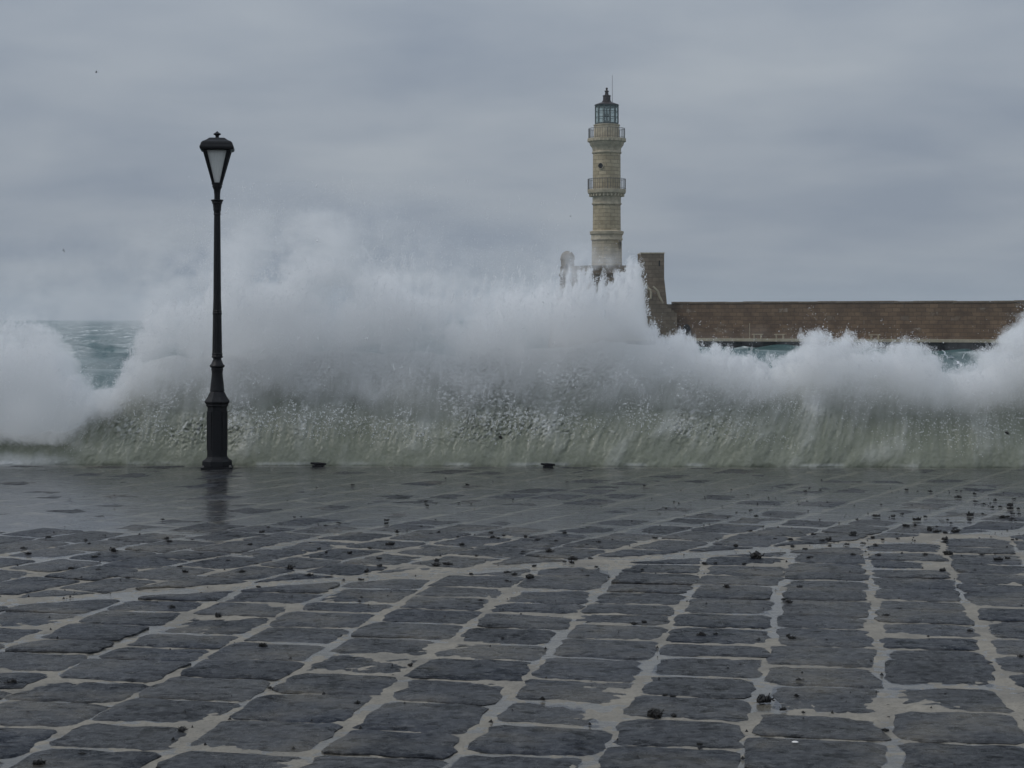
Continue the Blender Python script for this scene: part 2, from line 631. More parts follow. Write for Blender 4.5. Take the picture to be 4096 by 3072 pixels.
xs = np.concatenate([np.linspace(-60, -9, 40), np.linspace(-8.9, -4.6, 60), np.linspace(-4.57, 4.57, 420), np.linspace(4.6, 8.9, 60), np.linspace(9, 60, 40)])
ys = np.concatenate([np.linspace(-40, 3.5, 30), np.linspace(3.6, 5.6, 40), np.linspace(5.62, 15.0, 430), np.linspace(15.05, 19.9, 90), np.linspace(0, 1, 8)[1:] + 19.9])
X, Yg = np.meshgrid(xs, ys)
tail = Yg > 19.9
e = edge_y(np.clip(X, -30, 30))
Yg = np.where(tail, 19.9 + (Yg - 19.9) * (e - 19.9), Yg)
Z = mortar_h(X, Yg)
top = np.stack([X, Yg, Z], -1)
side = top[-1].copy()
rows = [top]
for dz in (-0.02, -0.35, -1.0, -3.2):
    r_ = side.copy()
    r_[:, 1] += 0.012
    r_[:, 2] = dz
    rows.append(r_[None])
quay = grid_mesh('quay_paving', np.concatenate(rows, 0), M['mortar'])
tag(quay, 'wet stone paved quay with sandy joints and a pale drain strip', None, kind='structure')

# water lying on the quay
fx = np.linspace(-60, 60, 41)
fy = np.concatenate([np.linspace(-40, 20, 40), [20.3]])
FX, FY = np.meshgrid(fx, fy)
FY[-1] = edge_y(np.clip(fx, -30, 30)) - 0.004
film = grid_mesh('rain_water', np.stack([FX, FY, np.zeros_like(FX)], -1), M['film'])
tag(film, 'thin sheet of water lying over the quay paving', None, kind='structure')


# ------------------------------------------------------------------ paving stones
def clip_poly(poly, p, n):
    """Keep the side where (q-p).n >= 0."""
    out = []
    for i in range(len(poly)):
        a, b = poly[i], poly[(i + 1) % len(poly)]
        da, db = np.dot(a - p, n), np.dot(b - p, n)
        if da >= 0:
            out.append(a)
        if (da >= 0) != (db >= 0):
            out.append(a + (b - a) * da / (da - db))
    return out


def area(poly):
    p = np.array(poly)
    x, y = p[:, 0], p[:, 1]
    return 0.5 * abs(np.dot(x, np.roll(y, -1)) - np.dot(y, np.roll(x, -1)))


def outline(poly):
    """Worn outline: short jittered edges with rounded corners."""
    pts = []
    n = len(poly)
    for i in range(n):
        a, b = poly[i], poly[(i + 1) % n]
        L = np.linalg.norm(b - a)
        c = min(0.055, L * 0.25) * random.uniform(0.35, 1.2)
        d = (b - a) / max(L, 1e-6)
        nn = np.array((d[1], -d[0]))
        pts.append(a + d * c)
        k = max(1, int(L / 0.12))
        for j in range(1, k + 1):
            t = j / (k + 1)
            pts.append(a + d * (c + (L - 2 * c) * t) + nn * random.gauss(0, 0.010))
        pts.append(b - d * c)
    return pts


def stone_mesh(poly):
    """-> verts (relative to centre), faces, centre"""
    o = np.array(outline(poly))
    c = o.mean(0)
    o = o - c
    n = len(o)
    d = float(film_depth(c[0], c[1]))
    base = (0.0054 + random.gauss(0, 0.0026)) * (1 - d) + d * (-0.0050 + random.gauss(0, 0.0022))
    tx, ty = random.gauss(0, 0.010), random.gauss(0, 0.010)
    if d > 0.5:
        tx, ty = tx * 0.45, ty * 0.45
    rings = []
    for (s, off, zz) in ((1.0, 0, -0.05), (1.0, 0, -0.0062), (1.0, 0.020, 0.0), (0.70, 0, 0.0026)):
        lens = np.linalg.norm(o, axis=1, keepdims=True)
        q = o * (s - off / np.maximum(lens, 0.05))
        w = fbm((q[:, 0] + c[0]) * 4, (q[:, 1] + c[1]) * 4, 2, 50) * (0.003 if zz >= 0 else 0.001)
        z = base + zz + q[:, 0] * tx + q[:, 1] * ty + w if zz > -0.04 else np.full(n, zz)
        rings.append(np.column_stack([q, z]))
    ctr = np.array([[0, 0, base + 0.0038]])
    V = np.concatenate(rings + [ctr])
    Fc = []
    for j in range(3):
        for i in range(n):
            k = (i + 1) % n
            Fc.append((j * n + i, j * n + k, (j + 1) * n + k, (j + 1) * n + i))
    for i in range(n):
        Fc.append((3 * n + i, 3 * n + (i + 1) % n, 4 * n))
    return V, Fc, c


stones = []
EDGE_P = np.array((0.0, 20.66))
EDGE_N = np.array((-0.039, -1.0))


def lay(theta, origin, pitch_c, pitch_r, joint_c, joint_r, side_sign, xr, yr):
    """Columns run along direction theta from the depth axis."""
    dc = np.array((math.sin(theta), math.cos(theta)))     # along the column
    dr = np.array((math.cos(theta), -math.sin(theta)))    # across
    for i in range(-70, 71):
        t = -60 + random.uniform(0, pitch_r)
        w0, w1 = i * pitch_c + joint_c / 2, (i + 1) * pitch_c - joint_c / 2
        while t < 60:
            L = pitch_r * random.choice((0.75, 0.85, 0.95, 1.0, 1.0, 1.08, 1.18))
            q = [origin + dr * (w + random.gauss(0, 0.018)) + dc * (tt + random.gauss(0, 0.014))
                 for (w, tt) in ((w0, t + joint_r / 2), (w1, t + joint_r / 2), (w1, t + L - joint_r / 2), (w0, t + L - joint_r / 2))]
            t += L
            c = sum(q) / 4
            if not (xr[0] < c[0] < xr[1] and yr[0] < c[1] < yr[1]):
                continue
            if side_sign < 0:
                q = clip_poly(q, BAND_P - BAND_N * BAND_W / 2, -BAND_N)
            else:
                q = clip_poly(q, BAND_P + BAND_N * BAND_W / 2, BAND_N)
                q = clip_poly(q, EDGE_P, EDGE_N) if len(q) > 2 else q
            if len(q) < 3 or area(q) < 0.035:
                continue
            q2 = [q[0]]
            for p in q[1:]:
                if np.linalg.norm(p - q2[-1]) > 0.06:
                    q2.append(p)
            if np.linalg.norm(q2[0] - q2[-1]) < 0.06:
                q2.pop()
            if len(q2) < 3:
                continue
            if np.cross(q2[1] - q2[0], q2[2] - q2[1]) < 0:
                q2 = q2[::-1]
            stones.append(q2)


lay(R(10.3), np.array(ground(1925, 1640)), 0.555, 0.485, 0.038, 0.032, -1, (-11, 11), (2.6, 18))
lay(R(28.0), np.array((0.1, 15.0)), 0.47, 0.60, 0.036, 0.030, 1, (-11, 11), (4, 21))


def shown(poly):
    """Rough share of the picture a stone takes."""
    c = sum(poly) / len(poly)
    if c[1] < 5.5:
        return 0
    px = 512 + c[0] / c[1] * F
    py = HOR + EYE / c[1] * F
    if px < -40 or px > 1064 or py > 810:
        return 0
    return area(poly) * (F / c[1]) ** 2 * EYE / c[1]


order = sorted(range(len(stones)), key=lambda i: -shown(stones[i]))


def set_tint(me, vals):
    a = me.attributes.new('tint', 'FLOAT', 'POINT')
    a.data.foreach_set('value', np.asarray(vals, np.float32))


rest_v, rest_f, rest_t = [], [], []
for rank, i in enumerate(order):
    V, Fc, c = stone_mesh(stones[i])
    tn = min(1, max(0, random.gauss(0.42, 0.36)))
    if rank < 300 and shown(stones[i]) > 0:
        me = bpy.data.meshes.new('paving_stone')
        me.from_pydata(V.tolist(), [], Fc)
        me.shade_smooth()
        me.set_sharp_from_angle(angle=R(50))
        set_tint(me, [tn] * len(V))
        me.materials.append(M['stone'])
        o = bpy.data.objects.new('paving_stone', me)
        o.location = (c[0], c[1], 0)
        link(o, quay)
    else:
        b = len(rest_v)
        rest_v += (V + np.array((c[0], c[1], 0))).tolist()
        rest_f += [tuple(k + b for k in f) for f in Fc]
        rest_t += [tn] * len(V)
me = bpy.data.meshes.new('far_paving_stones')
me.from_pydata(rest_v, [], rest_f)
me.shade_smooth()
me.set_sharp_from_angle(angle=R(50))
set_tint(me, rest_t)
me.materials.append(M['stone'])
o = bpy.data.objects.new('far_paving', me)
o['kind'] = 'stuff'
link(o, quay)

# ------------------------------------------------------------------ the sea
SEA = -1.7
ry = 21.6 * (4500 / 21.6) ** np.linspace(0, 1, 620)
rx = np.linspace(-1, 1, 520)
RX, RY = np.meshgrid(rx, ry)
SX = RX * (0.75 * RY + 22)
fade = np.exp(-RY / 1500)
w1 = fbm(SX / 38 + 3, RY / 15, 3, 60)
ridge = (1 - np.abs(w1)) ** 2.2
w2 = fbm(SX / 7.5, RY / 4.2, 3, 66)
chop = fbm(SX / 2.0, RY / 1.2, 2, 71) * np.exp(-RY / 120)
harbour = sstep(12, 24, SX - 0.04 * RY) * (1 - sstep(165, 185, RY))     # sheltered by the breakwater
amp = (1 - 0.88 * harbour)
SZ = SEA - 0.10 + amp * (1.25 * (ridge - 0.45) + 0.32 * w2 + 0.12 * chop)
crest = sstep(0.62, 0.95, ridge + 0.15 * w2)
fo = np.clip(crest * sstep(-0.25, 0.5, fbm(SX / 12, RY / 7, 3, 80)) * 1.3, 0, 1) * amp
streak = sstep(0.20, 0.60, fbm(SX / 22, RY / 3.2, 4, 84)) * 0.55 * amp
foam = np.clip(np.maximum(fo, streak), 0, 1)
sea = grid_mesh('sea', np.stack([SX, RY, SZ], -1), M['sea'], {'foam': foam})
tag(sea, 'rough teal sea with white capped swells out to the horizon', None, kind='structure')

# ------------------------------------------------------------------ the breaking wave
WY = 21.0
PROF_U = [-420, 0, 60, 110, 150, 185, 215, 240, 262, 290, 330, 420, 560, 700, 860, 1000, 1150, 1300, 1420, 1520, 1640, 1780, 1900, 2040, 2120, 2220, 2640]
PROF_V = [945, 945, 944, 938, 925, 903, 872, 838, 805, 788, 780, 778, 775, 768, 772, 775, 765, 750, 755, 775, 800, 780, 775, 815, 805, 770, 780]
nu, nv = 1500, 170
uu = np.linspace(-420, 2640, nu)
wx = np.array([at(u, 0, WY)[0] for u in uu])
hz = np.array([at(0, v, WY)[2] for v in np.interp(uu, PROF_U, PROF_V)])
hz = hz + 0.05 * fbm(wx * 2.2, wx * 0 + 3, 3, 90)
tt = np.linspace(0, 1, nv)
T, WX = np.meshgrid(tt, wx, indexing='ij')
WZ = -0.9 + (hz[None] + 0.9) * T
hh = np.clip(WZ, 0, None)
lean = 0.16 * sstep(900, 2200, uu)[None] * hh            # the sheet is thrown a little to the right
GX = WX + lean
GY = edge_y(GX) + 0.07 + 0.72 * hh ** 1.35 + 0.06 * fbm(WX * 0.9, WZ * 0.5, 3, 95)
# upward flow streaks, crumpled glassy patches and froth
fu = WX - hh * (0.10 + 0.40 * np.sin((uu - 900) / 330) * sstep(800, 1500, uu))[None]
flow = fbm(fu * 11, WZ * 1.3, 4, 100, 0.6)
patchy = (0.30 + 0.70 * sstep(-0.30, 0.25, fbm(WX * 0.9, WZ * 0.9, 3, 104))) * sstep(0.10, 0.45, WZ) * (1 - 0.80 * sstep(1350, 1700, uu)[None])
wu, wz_ = fu + 0.03 * noise2(WX * 6, WZ * 6, 121), WZ + 0.03 * noise2(WX * 6, WZ * 6, 123)
cr = np.abs(fbm(wu * 15, wz_ * 19, 2, 108)) - 0.3
fine = fbm(wu * 36, wz_ * 40, 2, 112)
lump = fbm(fu * 2.3, WZ * 1.7, 4, 116)
GY = GY - 0.010 * flow * sstep(0, 0.4, WZ) + patchy * (0.046 * cr - 0.014 * fine) - 0.004 * fine - 0.030 * lump
hgt = WZ / np.maximum(hz[None], 0.3)
fm = (0.03 + 0.36 * sstep(0.20, 1.10, WZ + 0.16 * lump + 0.06 * flow) + 0.045 * flow * sstep(-0.05, 0.4, WZ)
      + 0.14 * sstep(0.2, 0.9, lump) + 0.10 * patchy * np.clip(fine * 2, -0.4, 1)
      + 0.40 * sstep(0.55, 1.0, hgt + 0.15 * lump))  # froth colour whitened towards the top, also offsetting shade under the spray
glint_fleck = sstep(0.20, 0.60, fbm(wu * 17, wz_ * 30, 2, 126)) * sstep(0.22, 0.75, patchy) * sstep(0.15, 0.45, WZ)  # white flecks: foam bits plus the water's glints put into the colour
fm = fm + 0.48 * glint_fleck
fm = fm + 0.30 * (1 - sstep(0.01, 0.05, WZ)) * sstep(0.0, 0.3, fbm(WX * 1.3, WX * 0 + 7, 2, 120)) * (WZ > 0)
fm = fm + 0.5 * (1 - sstep(0.03, 0.16, WZ + 0.06 * lump)) * (1 - sstep(60, 190, uu))[None]
fm = np.clip(fm, 0.0, 1)
front = np.stack([GX, GY, WZ], -1)
# rounded lip and the back of the wave running down to the sea
back_rows = []
for (k, dy, dz) in ((0, 0.05, 0.03), (1, 0.16, 0.02), (2, 0.30, -0.12), (3, 0.55, -0.5), (4, 1.0, -1.1), (5, 2.2, None)):
    r_ = front[-1].copy()
    r_[:, 1] += dy
    r_[:, 2] = (r_[:, 2] + dz * np.maximum(r_[:, 2] + 0.6, 0.2) * 0.7) if dz is not None else -2.6
    back_rows.append(r_[None])
P = np.concatenate([front] + back_rows, 0)
fm = np.concatenate([fm, np.repeat(np.full((1, nu), 0.75), 6, 0)], 0)
wave = grid_mesh('breaking_wave', P, M['wave'], {'foam': fm})
tag(wave, 'wall of green water and froth breaking over the quay edge', None, kind='stuff')


# ------------------------------------------------------------------ spray: clouds of separate drops
def drops_object(name, pts, rad, label):
    me = bpy.data.meshes.new(name)
    me.vertices.add(len(pts))
    me.vertices.foreach_set('co', pts.astype(np.float32).reshape(-1))
    a = me.attributes.new('drop_radius', 'FLOAT', 'POINT')
    a.data.foreach_set('value', rad.astype(np.float32))
    me.materials.append(M['drop'])
    o = bpy.data.objects.new(name, me)
    link(o)
    ng = bpy.data.node_groups.new(name + '_drops', 'GeometryNodeTree')
    ng.interface.new_socket('Geometry', in_out='INPUT', socket_type='NodeSocketGeometry')
    ng.interface.new_socket('Geometry', in_out='OUTPUT', socket_type='NodeSocketGeometry')
    gi, go = ng.nodes.new('NodeGroupInput'), ng.nodes.new('NodeGroupOutput')
    mp = ng.nodes.new('GeometryNodeMeshToPoints')
    na = ng.nodes.new('GeometryNodeInputNamedAttribute')
    na.data_type = 'FLOAT'
    na.inputs['Name'].default_value = 'drop_radius'
    sm = ng.nodes.new('GeometryNodeSetMaterial')
    sm.inputs['Material'].default_value = M['drop']
    ng.links.new(gi.outputs[0], mp.inputs['Mesh'])
    ng.links.new(na.outputs[0], mp.inputs['Radius'])
    ng.links.new(mp.outputs[0], sm.inputs['Geometry'])
    ng.links.new(sm.outputs[0], go.inputs[0])
    md = o.modifiers.new('drops', 'NODES')
    md.node_group = ng
    return tag(o, label, None, kind='stuff')


CR_U = [-420, 0, 60, 90, 105, 118, 132, 160, 220, 258, 270, 288, 305, 340, 400, 450, 520, 600, 700, 800, 900, 1000, 1060, 1120, 1180,
        1210, 1240, 1270, 1290, 1310, 1328, 1345, 1365, 1383, 1392, 1398, 1410, 1440, 1480, 1500, 1540, 1590, 1640, 1690, 1720,
        1750, 1790, 1830, 1860, 1880, 1910, 1950, 1975, 2000, 2030, 2060, 2090, 2120, 2150, 2175, 2200, 2240, 2640]
CR_V = [690, 690, 697, 710, 735, 775, 810, 835, 840, 800, 765, 715, 690, 660, 650, 630, 610, 600, 605, 625, 640, 648, 655, 645, 620,
        603, 590, 585, 575, 580, 590, 562, 553, 558, 590, 660, 700, 708, 714, 730, 737, 757, 776, 780, 752,
        724, 712, 724, 740, 757, 750, 737, 742, 763, 791, 805, 797, 772, 737, 707, 692, 682, 700]
SF_U = [-420, 0, 100, 140, 250, 290, 400, 700, 1000, 1150, 1230, 1300, 1345, 1390, 1420, 1700, 2000, 2640]
SF_V = [70, 60, 22, 26, 26, 45, 120, 150, 110, 80, 45, 40, 26, 14, 22, 26, 22, 30]
STEP = 2.0
gu = np.arange(-420, 2640, STEP)
gv = np.arange(380, 1000, STEP)
GU, GV = np.meshgrid(gu, gv)
s0 = WY / F * K                                      # metres per photo unit at the wave
jag = 20 * fbm(gu / 40, gu * 0 + 1.5, 5, 130, 0.62)
crv = np.interp(gu, CR_U, CR_V) - np.interp(gu, [280, 420, 900, 1150, 1230], [0, 52, 48, 30, 0]) + jag * np.interp(gu, [0, 250, 300, 1100, 1250, 2212], [0.8, 0.8, 1.2, 1.2, 1.0, 1.0])
soft = np.interp(gu, SF_U, SF_V)
wall_v = np.interp(gu, PROF_U, PROF_V)
below = GV - crv[None]
st1 = fbm(GU / 11 + GV / 160, GV / 48, 4, 140, 0.65)        # upward streaks
cl1 = fbm(GU / 110, GV / 90, 4, 150, 0.55)                 # billows
# fringe of separate drops along the crest
inside = sstep(-0.1, 0.6, below / soft[None] + 0.5 * st1)
dens = (0.9 + 1.5 * (1 - sstep(30, 80, soft)[None])) * inside * np.exp(-(np.maximum(below, 0) / (30 + 0.9 * soft[None])) ** 1.4) * np.clip(0.55 + 1.5 * st1, 0.05, 2.2)
dens = dens + 0.16 * np.exp(-np.abs(np.minimum(below, 0)) / (soft[None] * 0.6)) * (below <= 0) * np.clip(0.4 + 1.6 * st1, 0, 2)
dens = dens + 0.16 * np.clip(0.2 + 1.6 * cl1 + 0.8 * st1, 0, 1) * (below > 0)
vw = np.interp(gu, [-420, 150, 300, 1100, 1400, 2640], [30, 40, 150, 170, 190, 190])[None]
veil = (1 - sstep(-0.15, 1.0, (GV - wall_v[None] - 22 * st1 - 55 * cl1) / vw)) ** 1.5
dens = dens * veil


def blob(u, v, su, sv, a):
    return a * np.exp(-((GU - u) / su) ** 2 - ((GV - v) / sv) ** 2)


mist = (blob(560, 590, 260, 110, 1.0) + blob(700, 530, 180, 90, 0.70) + blob(665, 462, 70, 20, 0.34) + blob(950, 630, 210, 75, 0.65)
        + blob(60, 640, 130, 100, 0.40) + blob(1225, 600, 60, 70, 0.85) + blob(1300, 570, 55, 28, 0.7) + blob(1130, 640, 90, 60, 0.6)
        + blob(1640, 745, 200, 40, 0.07) + blob(2080, 770, 80, 50, 0.07) + blob(190, 790, 90, 60, 0.40) + blob(330, 650, 80, 90, 0.55))
# the body of the spray: one soft cloud of fine droplets, thick where the photo is opaque, thin at its rim
hard = 1 - sstep(30, 80, soft)[None]
body = 3.8 * sstep(0, 1, below / (soft[None] * (1.25 + 0.35 * hard)) + (0.05 + 0.62 * hard) * st1 + 0.30 * cl1 * (1 - hard))
tau = body + np.clip(mist * (0.9 + 1.0 * cl1 + 0.04 * st1), 0, None)
vw2 = np.interp(gu, [-420, 150, 260, 340, 1100, 1400, 2640], [60, 60, 100, 170, 180, 200, 200])[None]
lowv = np.interp(gu, [-420, 240, 330, 1300, 1500, 2640], [0, 0, 62, 62, 25, 25])[None]
tau = tau * (0.30 + 0.70 * (1 - sstep(-0.2, 1.0, (GV + lowv - wall_v[None] - 50 * cl1 - 10 * st1) / vw2)) ** 1.1)
tau = tau * (1 - sstep(-0.5, 1.0, (GV - wall_v[None] - 18 * cl1 - 8 * st1) / (0.94 * (990 - wall_v[None]))))
SIG = 3.0                                             # scattering per metre


def cloud_object(name, tau_, sub, label):
    t_ = tau_[::sub, ::sub]
    u_, v_ = GU[::sub, ::sub], GV[::sub, ::sub]
    t_ = t_ - 0.02
    t_[t_ < 0.004] = 0
    t_[0, :] = t_[-1, :] = 0
    t_[:, 0] = t_[:, -1] = 0
    Tk = t_ / SIG
    x = (u_ * K - 512) * WY / F
    z = EYE - (v_ * K - HOR) * WY / F
    yc = edge_y(x) + 0.45 + 0.25 * np.clip(z - 0.9, 0, None) + 0.18 * fbm(x * 0.8, z * 0.9, 3, 170)
    fr = np.minimum(0.55 * Tk, 0.50)
    A = np.stack([x, yc - fr, z], -1).reshape(-1, 3)
    B = np.stack([x, yc + (Tk - fr), z], -1).reshape(-1, 3)
    r, c = Tk.shape
    ia = np.arange(r * c)
    pos = (Tk.ravel() > 0)
    ib = np.where(pos, ia + r * c, ia).reshape(r, c)
    ia = ia.reshape(r, c)
    q = np.stack([ia[:-1, :-1], ia[1:, :-1], ia[1:, 1:], ia[:-1, 1:]], -1).reshape(-1, 4)
    qb = np.stack([ib[:-1, :-1], ib[:-1, 1:], ib[1:, 1:], ib[1:, :-1]], -1).reshape(-1, 4)
    keep = pos[q].any(1)
    q, qb = q[keep], qb[keep]
    Q = np.concatenate([q, qb])
    used = np.unique(Q)
    mapi = np.zeros(2 * r * c, int)
    mapi[used] = np.arange(len(used))
    V = np.concatenate([A, B])[used]
    Q = mapi[Q]
    me = bpy.data.meshes.new(name)
    me.vertices.add(len(V))
    me.vertices.foreach_set('co', V.astype(np.float32).reshape(-1))
    me.loops.add(Q.size)
    me.loops.foreach_set('vertex_index', Q.reshape(-1).astype(np.int32))
    me.polygons.add(len(Q))
    me.polygons.foreach_set('loop_start', np.arange(0, Q.size, 4, dtype=np.int32))
    me.update(calc_edges=True)
    m = bpy.data.materials.new('fine_spray')
    m.use_nodes = True
    t = m.node_tree
    t.nodes.clear()
    pv = N(t, 'ShaderNodeVolumePrincipled', inp={'Color': (0.992, 0.995, 0.997, 1), 'Density': SIG, 'Anisotropy': 0.1})
    out = N(t, 'ShaderNodeOutputMaterial')
    t.links.new(pv.outputs[0], out.inputs['Volume'])
    me.materials.append(m)
    return tag(link(bpy.data.objects.new(name, me)), label, None, kind='stuff')


cloud_object('spray_mist', tau, 1, 'soft white cloud of fine spray rising from the wave')


def scatter(d, rmean, rsd, ymu, ysd, fil, seed):
    g = np.random.default_rng(seed)
    cell = (STEP * s0) ** 2
    n = g.poisson(np.clip(d, 0, None) * cell / (math.pi * rmean ** 2 * math.exp(rsd ** 2 * 2)) / (1 + fil * 4))
    idx = np.repeat(np.arange(n.size), n.ravel())
    u = GU.ravel()[idx] + g.random(len(idx)) * STEP
    v = GV.ravel()[idx] + g.random(len(idx)) * STEP
    r = rmean * np.exp(rsd * g.standard_normal(len(idx)))
    y = ymu + ysd * np.abs(g.standard_normal(len(idx)))
    if fil:
        k = 5                                        # short threads of drops along the throw
        ang = 0.35 * fbm(u / 60, v / 60, 2, 160) * 2 + 0.10
        Ls = g.gamma(2.0, 5.0, len(idx))
        j = np.linspace(-0.5, 0.5, k)[:, None]
        u = (u[None] + j * Ls[None] * np.sin(ang)[None]).ravel()
        v = (v[None] - j * Ls[None] * np.cos(ang)[None]).ravel()
        r = np.tile(r, k) * 0.9
        y = np.tile(y, k) + 0.02 * g.standard_normal(len(u))
    x = (u * K - 512) * WY / F
    z = EYE - (v * K - HOR) * WY / F
    Y = edge_y(x) + y
    return np.column_stack([x, Y, z]), r


p1, r1 = scatter(dens * 0.75, 0.0023, 0.32, 0.0, 0.50, 0, 201)
shred = sstep(0.10, 0.55, fbm(GU / 7.5 + GV / 60, GV / 5.0, 3, 180, 0.55))
zone_ = sstep(-0.25, 0.30, fbm(GU / 95, GV / 80, 3, 184)) * sstep(-10, 60, GV - wall_v[None] - 5) * (1 - sstep(125, 190, GV - wall_v[None] + 25 * st1))
zone_ = zone_ * np.interp(gu, [-420, 290, 360, 1380, 1560, 2640], [0, 0, 1, 1, 0.30, 0.30])[None]
p4, r4 = scatter(0.75 * shred * zone_, 0.0027, 0.35, -0.12, 0.07, 0, 204)
clump = sstep(0.12, 0.6, fbm(GU / 9 + GV / 130, GV / 22, 3, 188, 0.6)) * (below > 4) * np.exp(-(np.maximum(below, 0) / (60 + 0.5 * soft[None])) ** 2)
p5, r5 = scatter(0.42 * clump * veil, 0.0030, 0.35, -0.10, 0.12, 0, 205)
p2, r2 = scatter(dens * 0.25, 0.0034, 0.38, 0.0, 0.40, 1, 202)
spray_p = np.concatenate([p1, p2, p4, p5])
spray_r = np.concatenate([r1, r2, r4, r5])
print('spray drops', len(spray_p))
drops_object('wave_spray', spray_p, spray_r, 'white drops thrown up along the ragged crest of the wave')

# ------------------------------------------------------------------ breakwater, bastion and lighthouse
LH_Y = 197.0
MP = LH_Y / F                       # metres per frame pixel at the lighthouse


def zx(v_px):
    return EYE - (v_px - HOR) * MP


# wall of the breakwater: from the bastion to the right, coming slightly nearer
BW_A = np.array((13.2, 196.4))
BW_B = np.array((92.0, 162.4))
BW_D = (BW_B - BW_A) / np.linalg.norm(BW_B - BW_A)
BW_L = float(np.linalg.norm(BW_B - BW_A))
BW_ANG = math.atan2(BW_D[1], BW_D[0])
WALK = -0.36
TOPW = 3.35
bw = empty('breakwater_wall', (BW_A[0], BW_A[1], SEA), BW_ANG)
tag(bw, 'long reddish brown stone breakwater wall with a pale ledge, right of the lighthouse', 'wall')
z0 = -SEA                            # local z of world zero


def arch_wall(L, y0, y1, zb, zt, ax, aw, ah, zs):
    """Wall slab along x with one arched opening at ax, half width aw, springing at zs."""
    m = MB()
    n = 12
    arc = [(ax - aw * math.cos(math.pi * i / n), zs + ah * math.sin(math.pi * i / n)) for i in range(n + 1)]
    for (yy) in (y0, y1):
        b = len(m.v)
        pts = [(0, zb), (ax - aw, zb)] + arc + [(ax + aw, zb), (L, zb), (L, zt), (0, zt)]
        m.add([(x, yy, z) for (x, z) in pts], [])
        na = len(arc)
        # left block, right block, spandrel strips
        m.f.append((b + 0, b + 1, b + 2, b + na + 5))
        m.f.append((b + na + 2, b + na + 3, b + na + 4, b + na + 1))
        m.f.append(tuple([b + na + 5] + [b + 2 + i for i in range(na)] + [b + na + 4]))
    na = len(arc)
    T_ = na + 6
    for i in range(T_):
        j = (i + 1) % T_
        m.f.append((i, j, T_ + j, T_ + i))
    return m


wall_m = MB()
wall_m.box(BW_L / 2 + 2.2, 1.2, (WALK + TOPW) / 2 + z0, BW_L - 4.4, 2.4, TOPW - WALK)
wall_m.build('wall', M['wall'], bw)
for i in range(0, int(BW_L) - 4, 2):
    MB().box(0, 0, 0, 1.96, 2.52, 0.20).build('coping_stone', M['bastion'], bw, loc=(4.4 + i + 1.0, 1.2, TOPW + z0 + 0.10 + random.uniform(-0.03, 0.03)))
walk = MB()
walk.box(BW_L / 2, -1.5, WALK + z0 - 0.14, BW_L + 6, 3.0, 0.28)
walk.build('walkway_ledge', M['ledge'], bw)
# dark wet footing under the ledge, in uneven courses
foot = MB()
for k in range(3):
    x = -3.0
    while x < BW_L + 3:
        w = random.uniform(0.8, 1.7)
        foot.box(x + w / 2, -1.35 + random.uniform(-0.08, 0.08) + 0.6, z0 + WALK - 0.28 - 0.45 - k * 0.9 + 0.0, w * 0.97, 3.0, 0.88)
        x += w
foot.build('wet_footing', M['darkrock'], bw)['kind'] = 'stuff'
lump_m = MB()  # rounded near-black lump in front of the wall
lump_m.lathe([(0.0, 0.02), (0.42, 0.02), (0.42, 0.9), (0.36, 1.25), (0.2, 1.45), (0.0, 1.5)], 14, cap=False)
o = lump_m.build('dark_lump', M['dark'], bw)
o.location = (6.2, -0.25, z0 + WALK)
# the light post on the ledge
post = MB()
post.lathe([(0.07, 0), (0.07, 0.1), (0.035, 0.12), (0.035, 1.5), (0.05, 1.52), (0.05, 1.6)], 8)
p_ = at(2200 / 1.8517 + 1685 * 0.4069 / 1.8517, 727, 189.0)
o = post.build('ledge_post', M['ledge'], None)
lx = 13.4
o.location = (BW_A[0] + BW_D[0] * lx - BW_D[1] * -1.0, BW_A[1] + BW_D[1] * lx + BW_D[0] * -1.0, WALK)
tag(o, 'thin pale post on the breakwater ledge left of the benches', 'post')


def on_ledge(u, off=-1.0):
    """Point on the breakwater ledge seen in photo column u."""
    k = (u * K - 512) / F
    # solve A + d*t + n*off with x = k*y
    n = np.array((-BW_D[1], BW_D[0]))
    a = BW_A + n * off
    t = (k * a[1] - a[0]) / (BW_D[0] - k * BW_D[1])
    return a + BW_D * t


def bench(u, label):
    p = on_ledge(u)
    e_ = empty('stone_bench', (p[0], p[1], WALK), BW_ANG)
    tag(e_, label, 'bench', 'stone benches on the breakwater ledge')
    MB().box(0, 0, 0.44, 1.18, 0.42, 0.09).build('seat', M['ledge'], e_)
    for s in (-1, 1):
        MB().box(s * 0.36, 0, 0.197, 0.14, 0.34, 0.39).build('leg', M['ledge'], e_)


bench(1637, 'pale stone bench on the breakwater ledge, leftmost of the three')
bench(1685, 'pale stone bench on the breakwater ledge, middle of the three')
bench(1890, 'pale stone bench on the breakwater ledge, rightmost, just above the wave crest')

# bastion carrying the tower
BC = (10.5, 200.0)
bas = empty('stone_bastion', (BC[0], BC[1], SEA))
tag(bas, 'brown stone bastion carrying the lighthouse, half hidden by spray', 'fort')
oct_r = R(22.5)
m = MB()
m.lathe([(7.2, -1.0), (6.6, z0 + 1.5), (6.0, z0 + 3.5), (5.6, z0 + 5.2), (5.5, z0 + 6.5)], 8, rot=oct_r)
m.build('wall', M['bastion'], bas)
m = MB()
m.lathe([(5.66, z0 + 6.503), (5.66, z0 + 6.72), (5.52, z0 + 6.76), (5.52, z0 + 7.5), (5.0, z0 + 7.5), (5.0, z0 + 6.503)], 8, rot=oct_r, cap=False)
m.build('parapet', M['bastion'], bas)
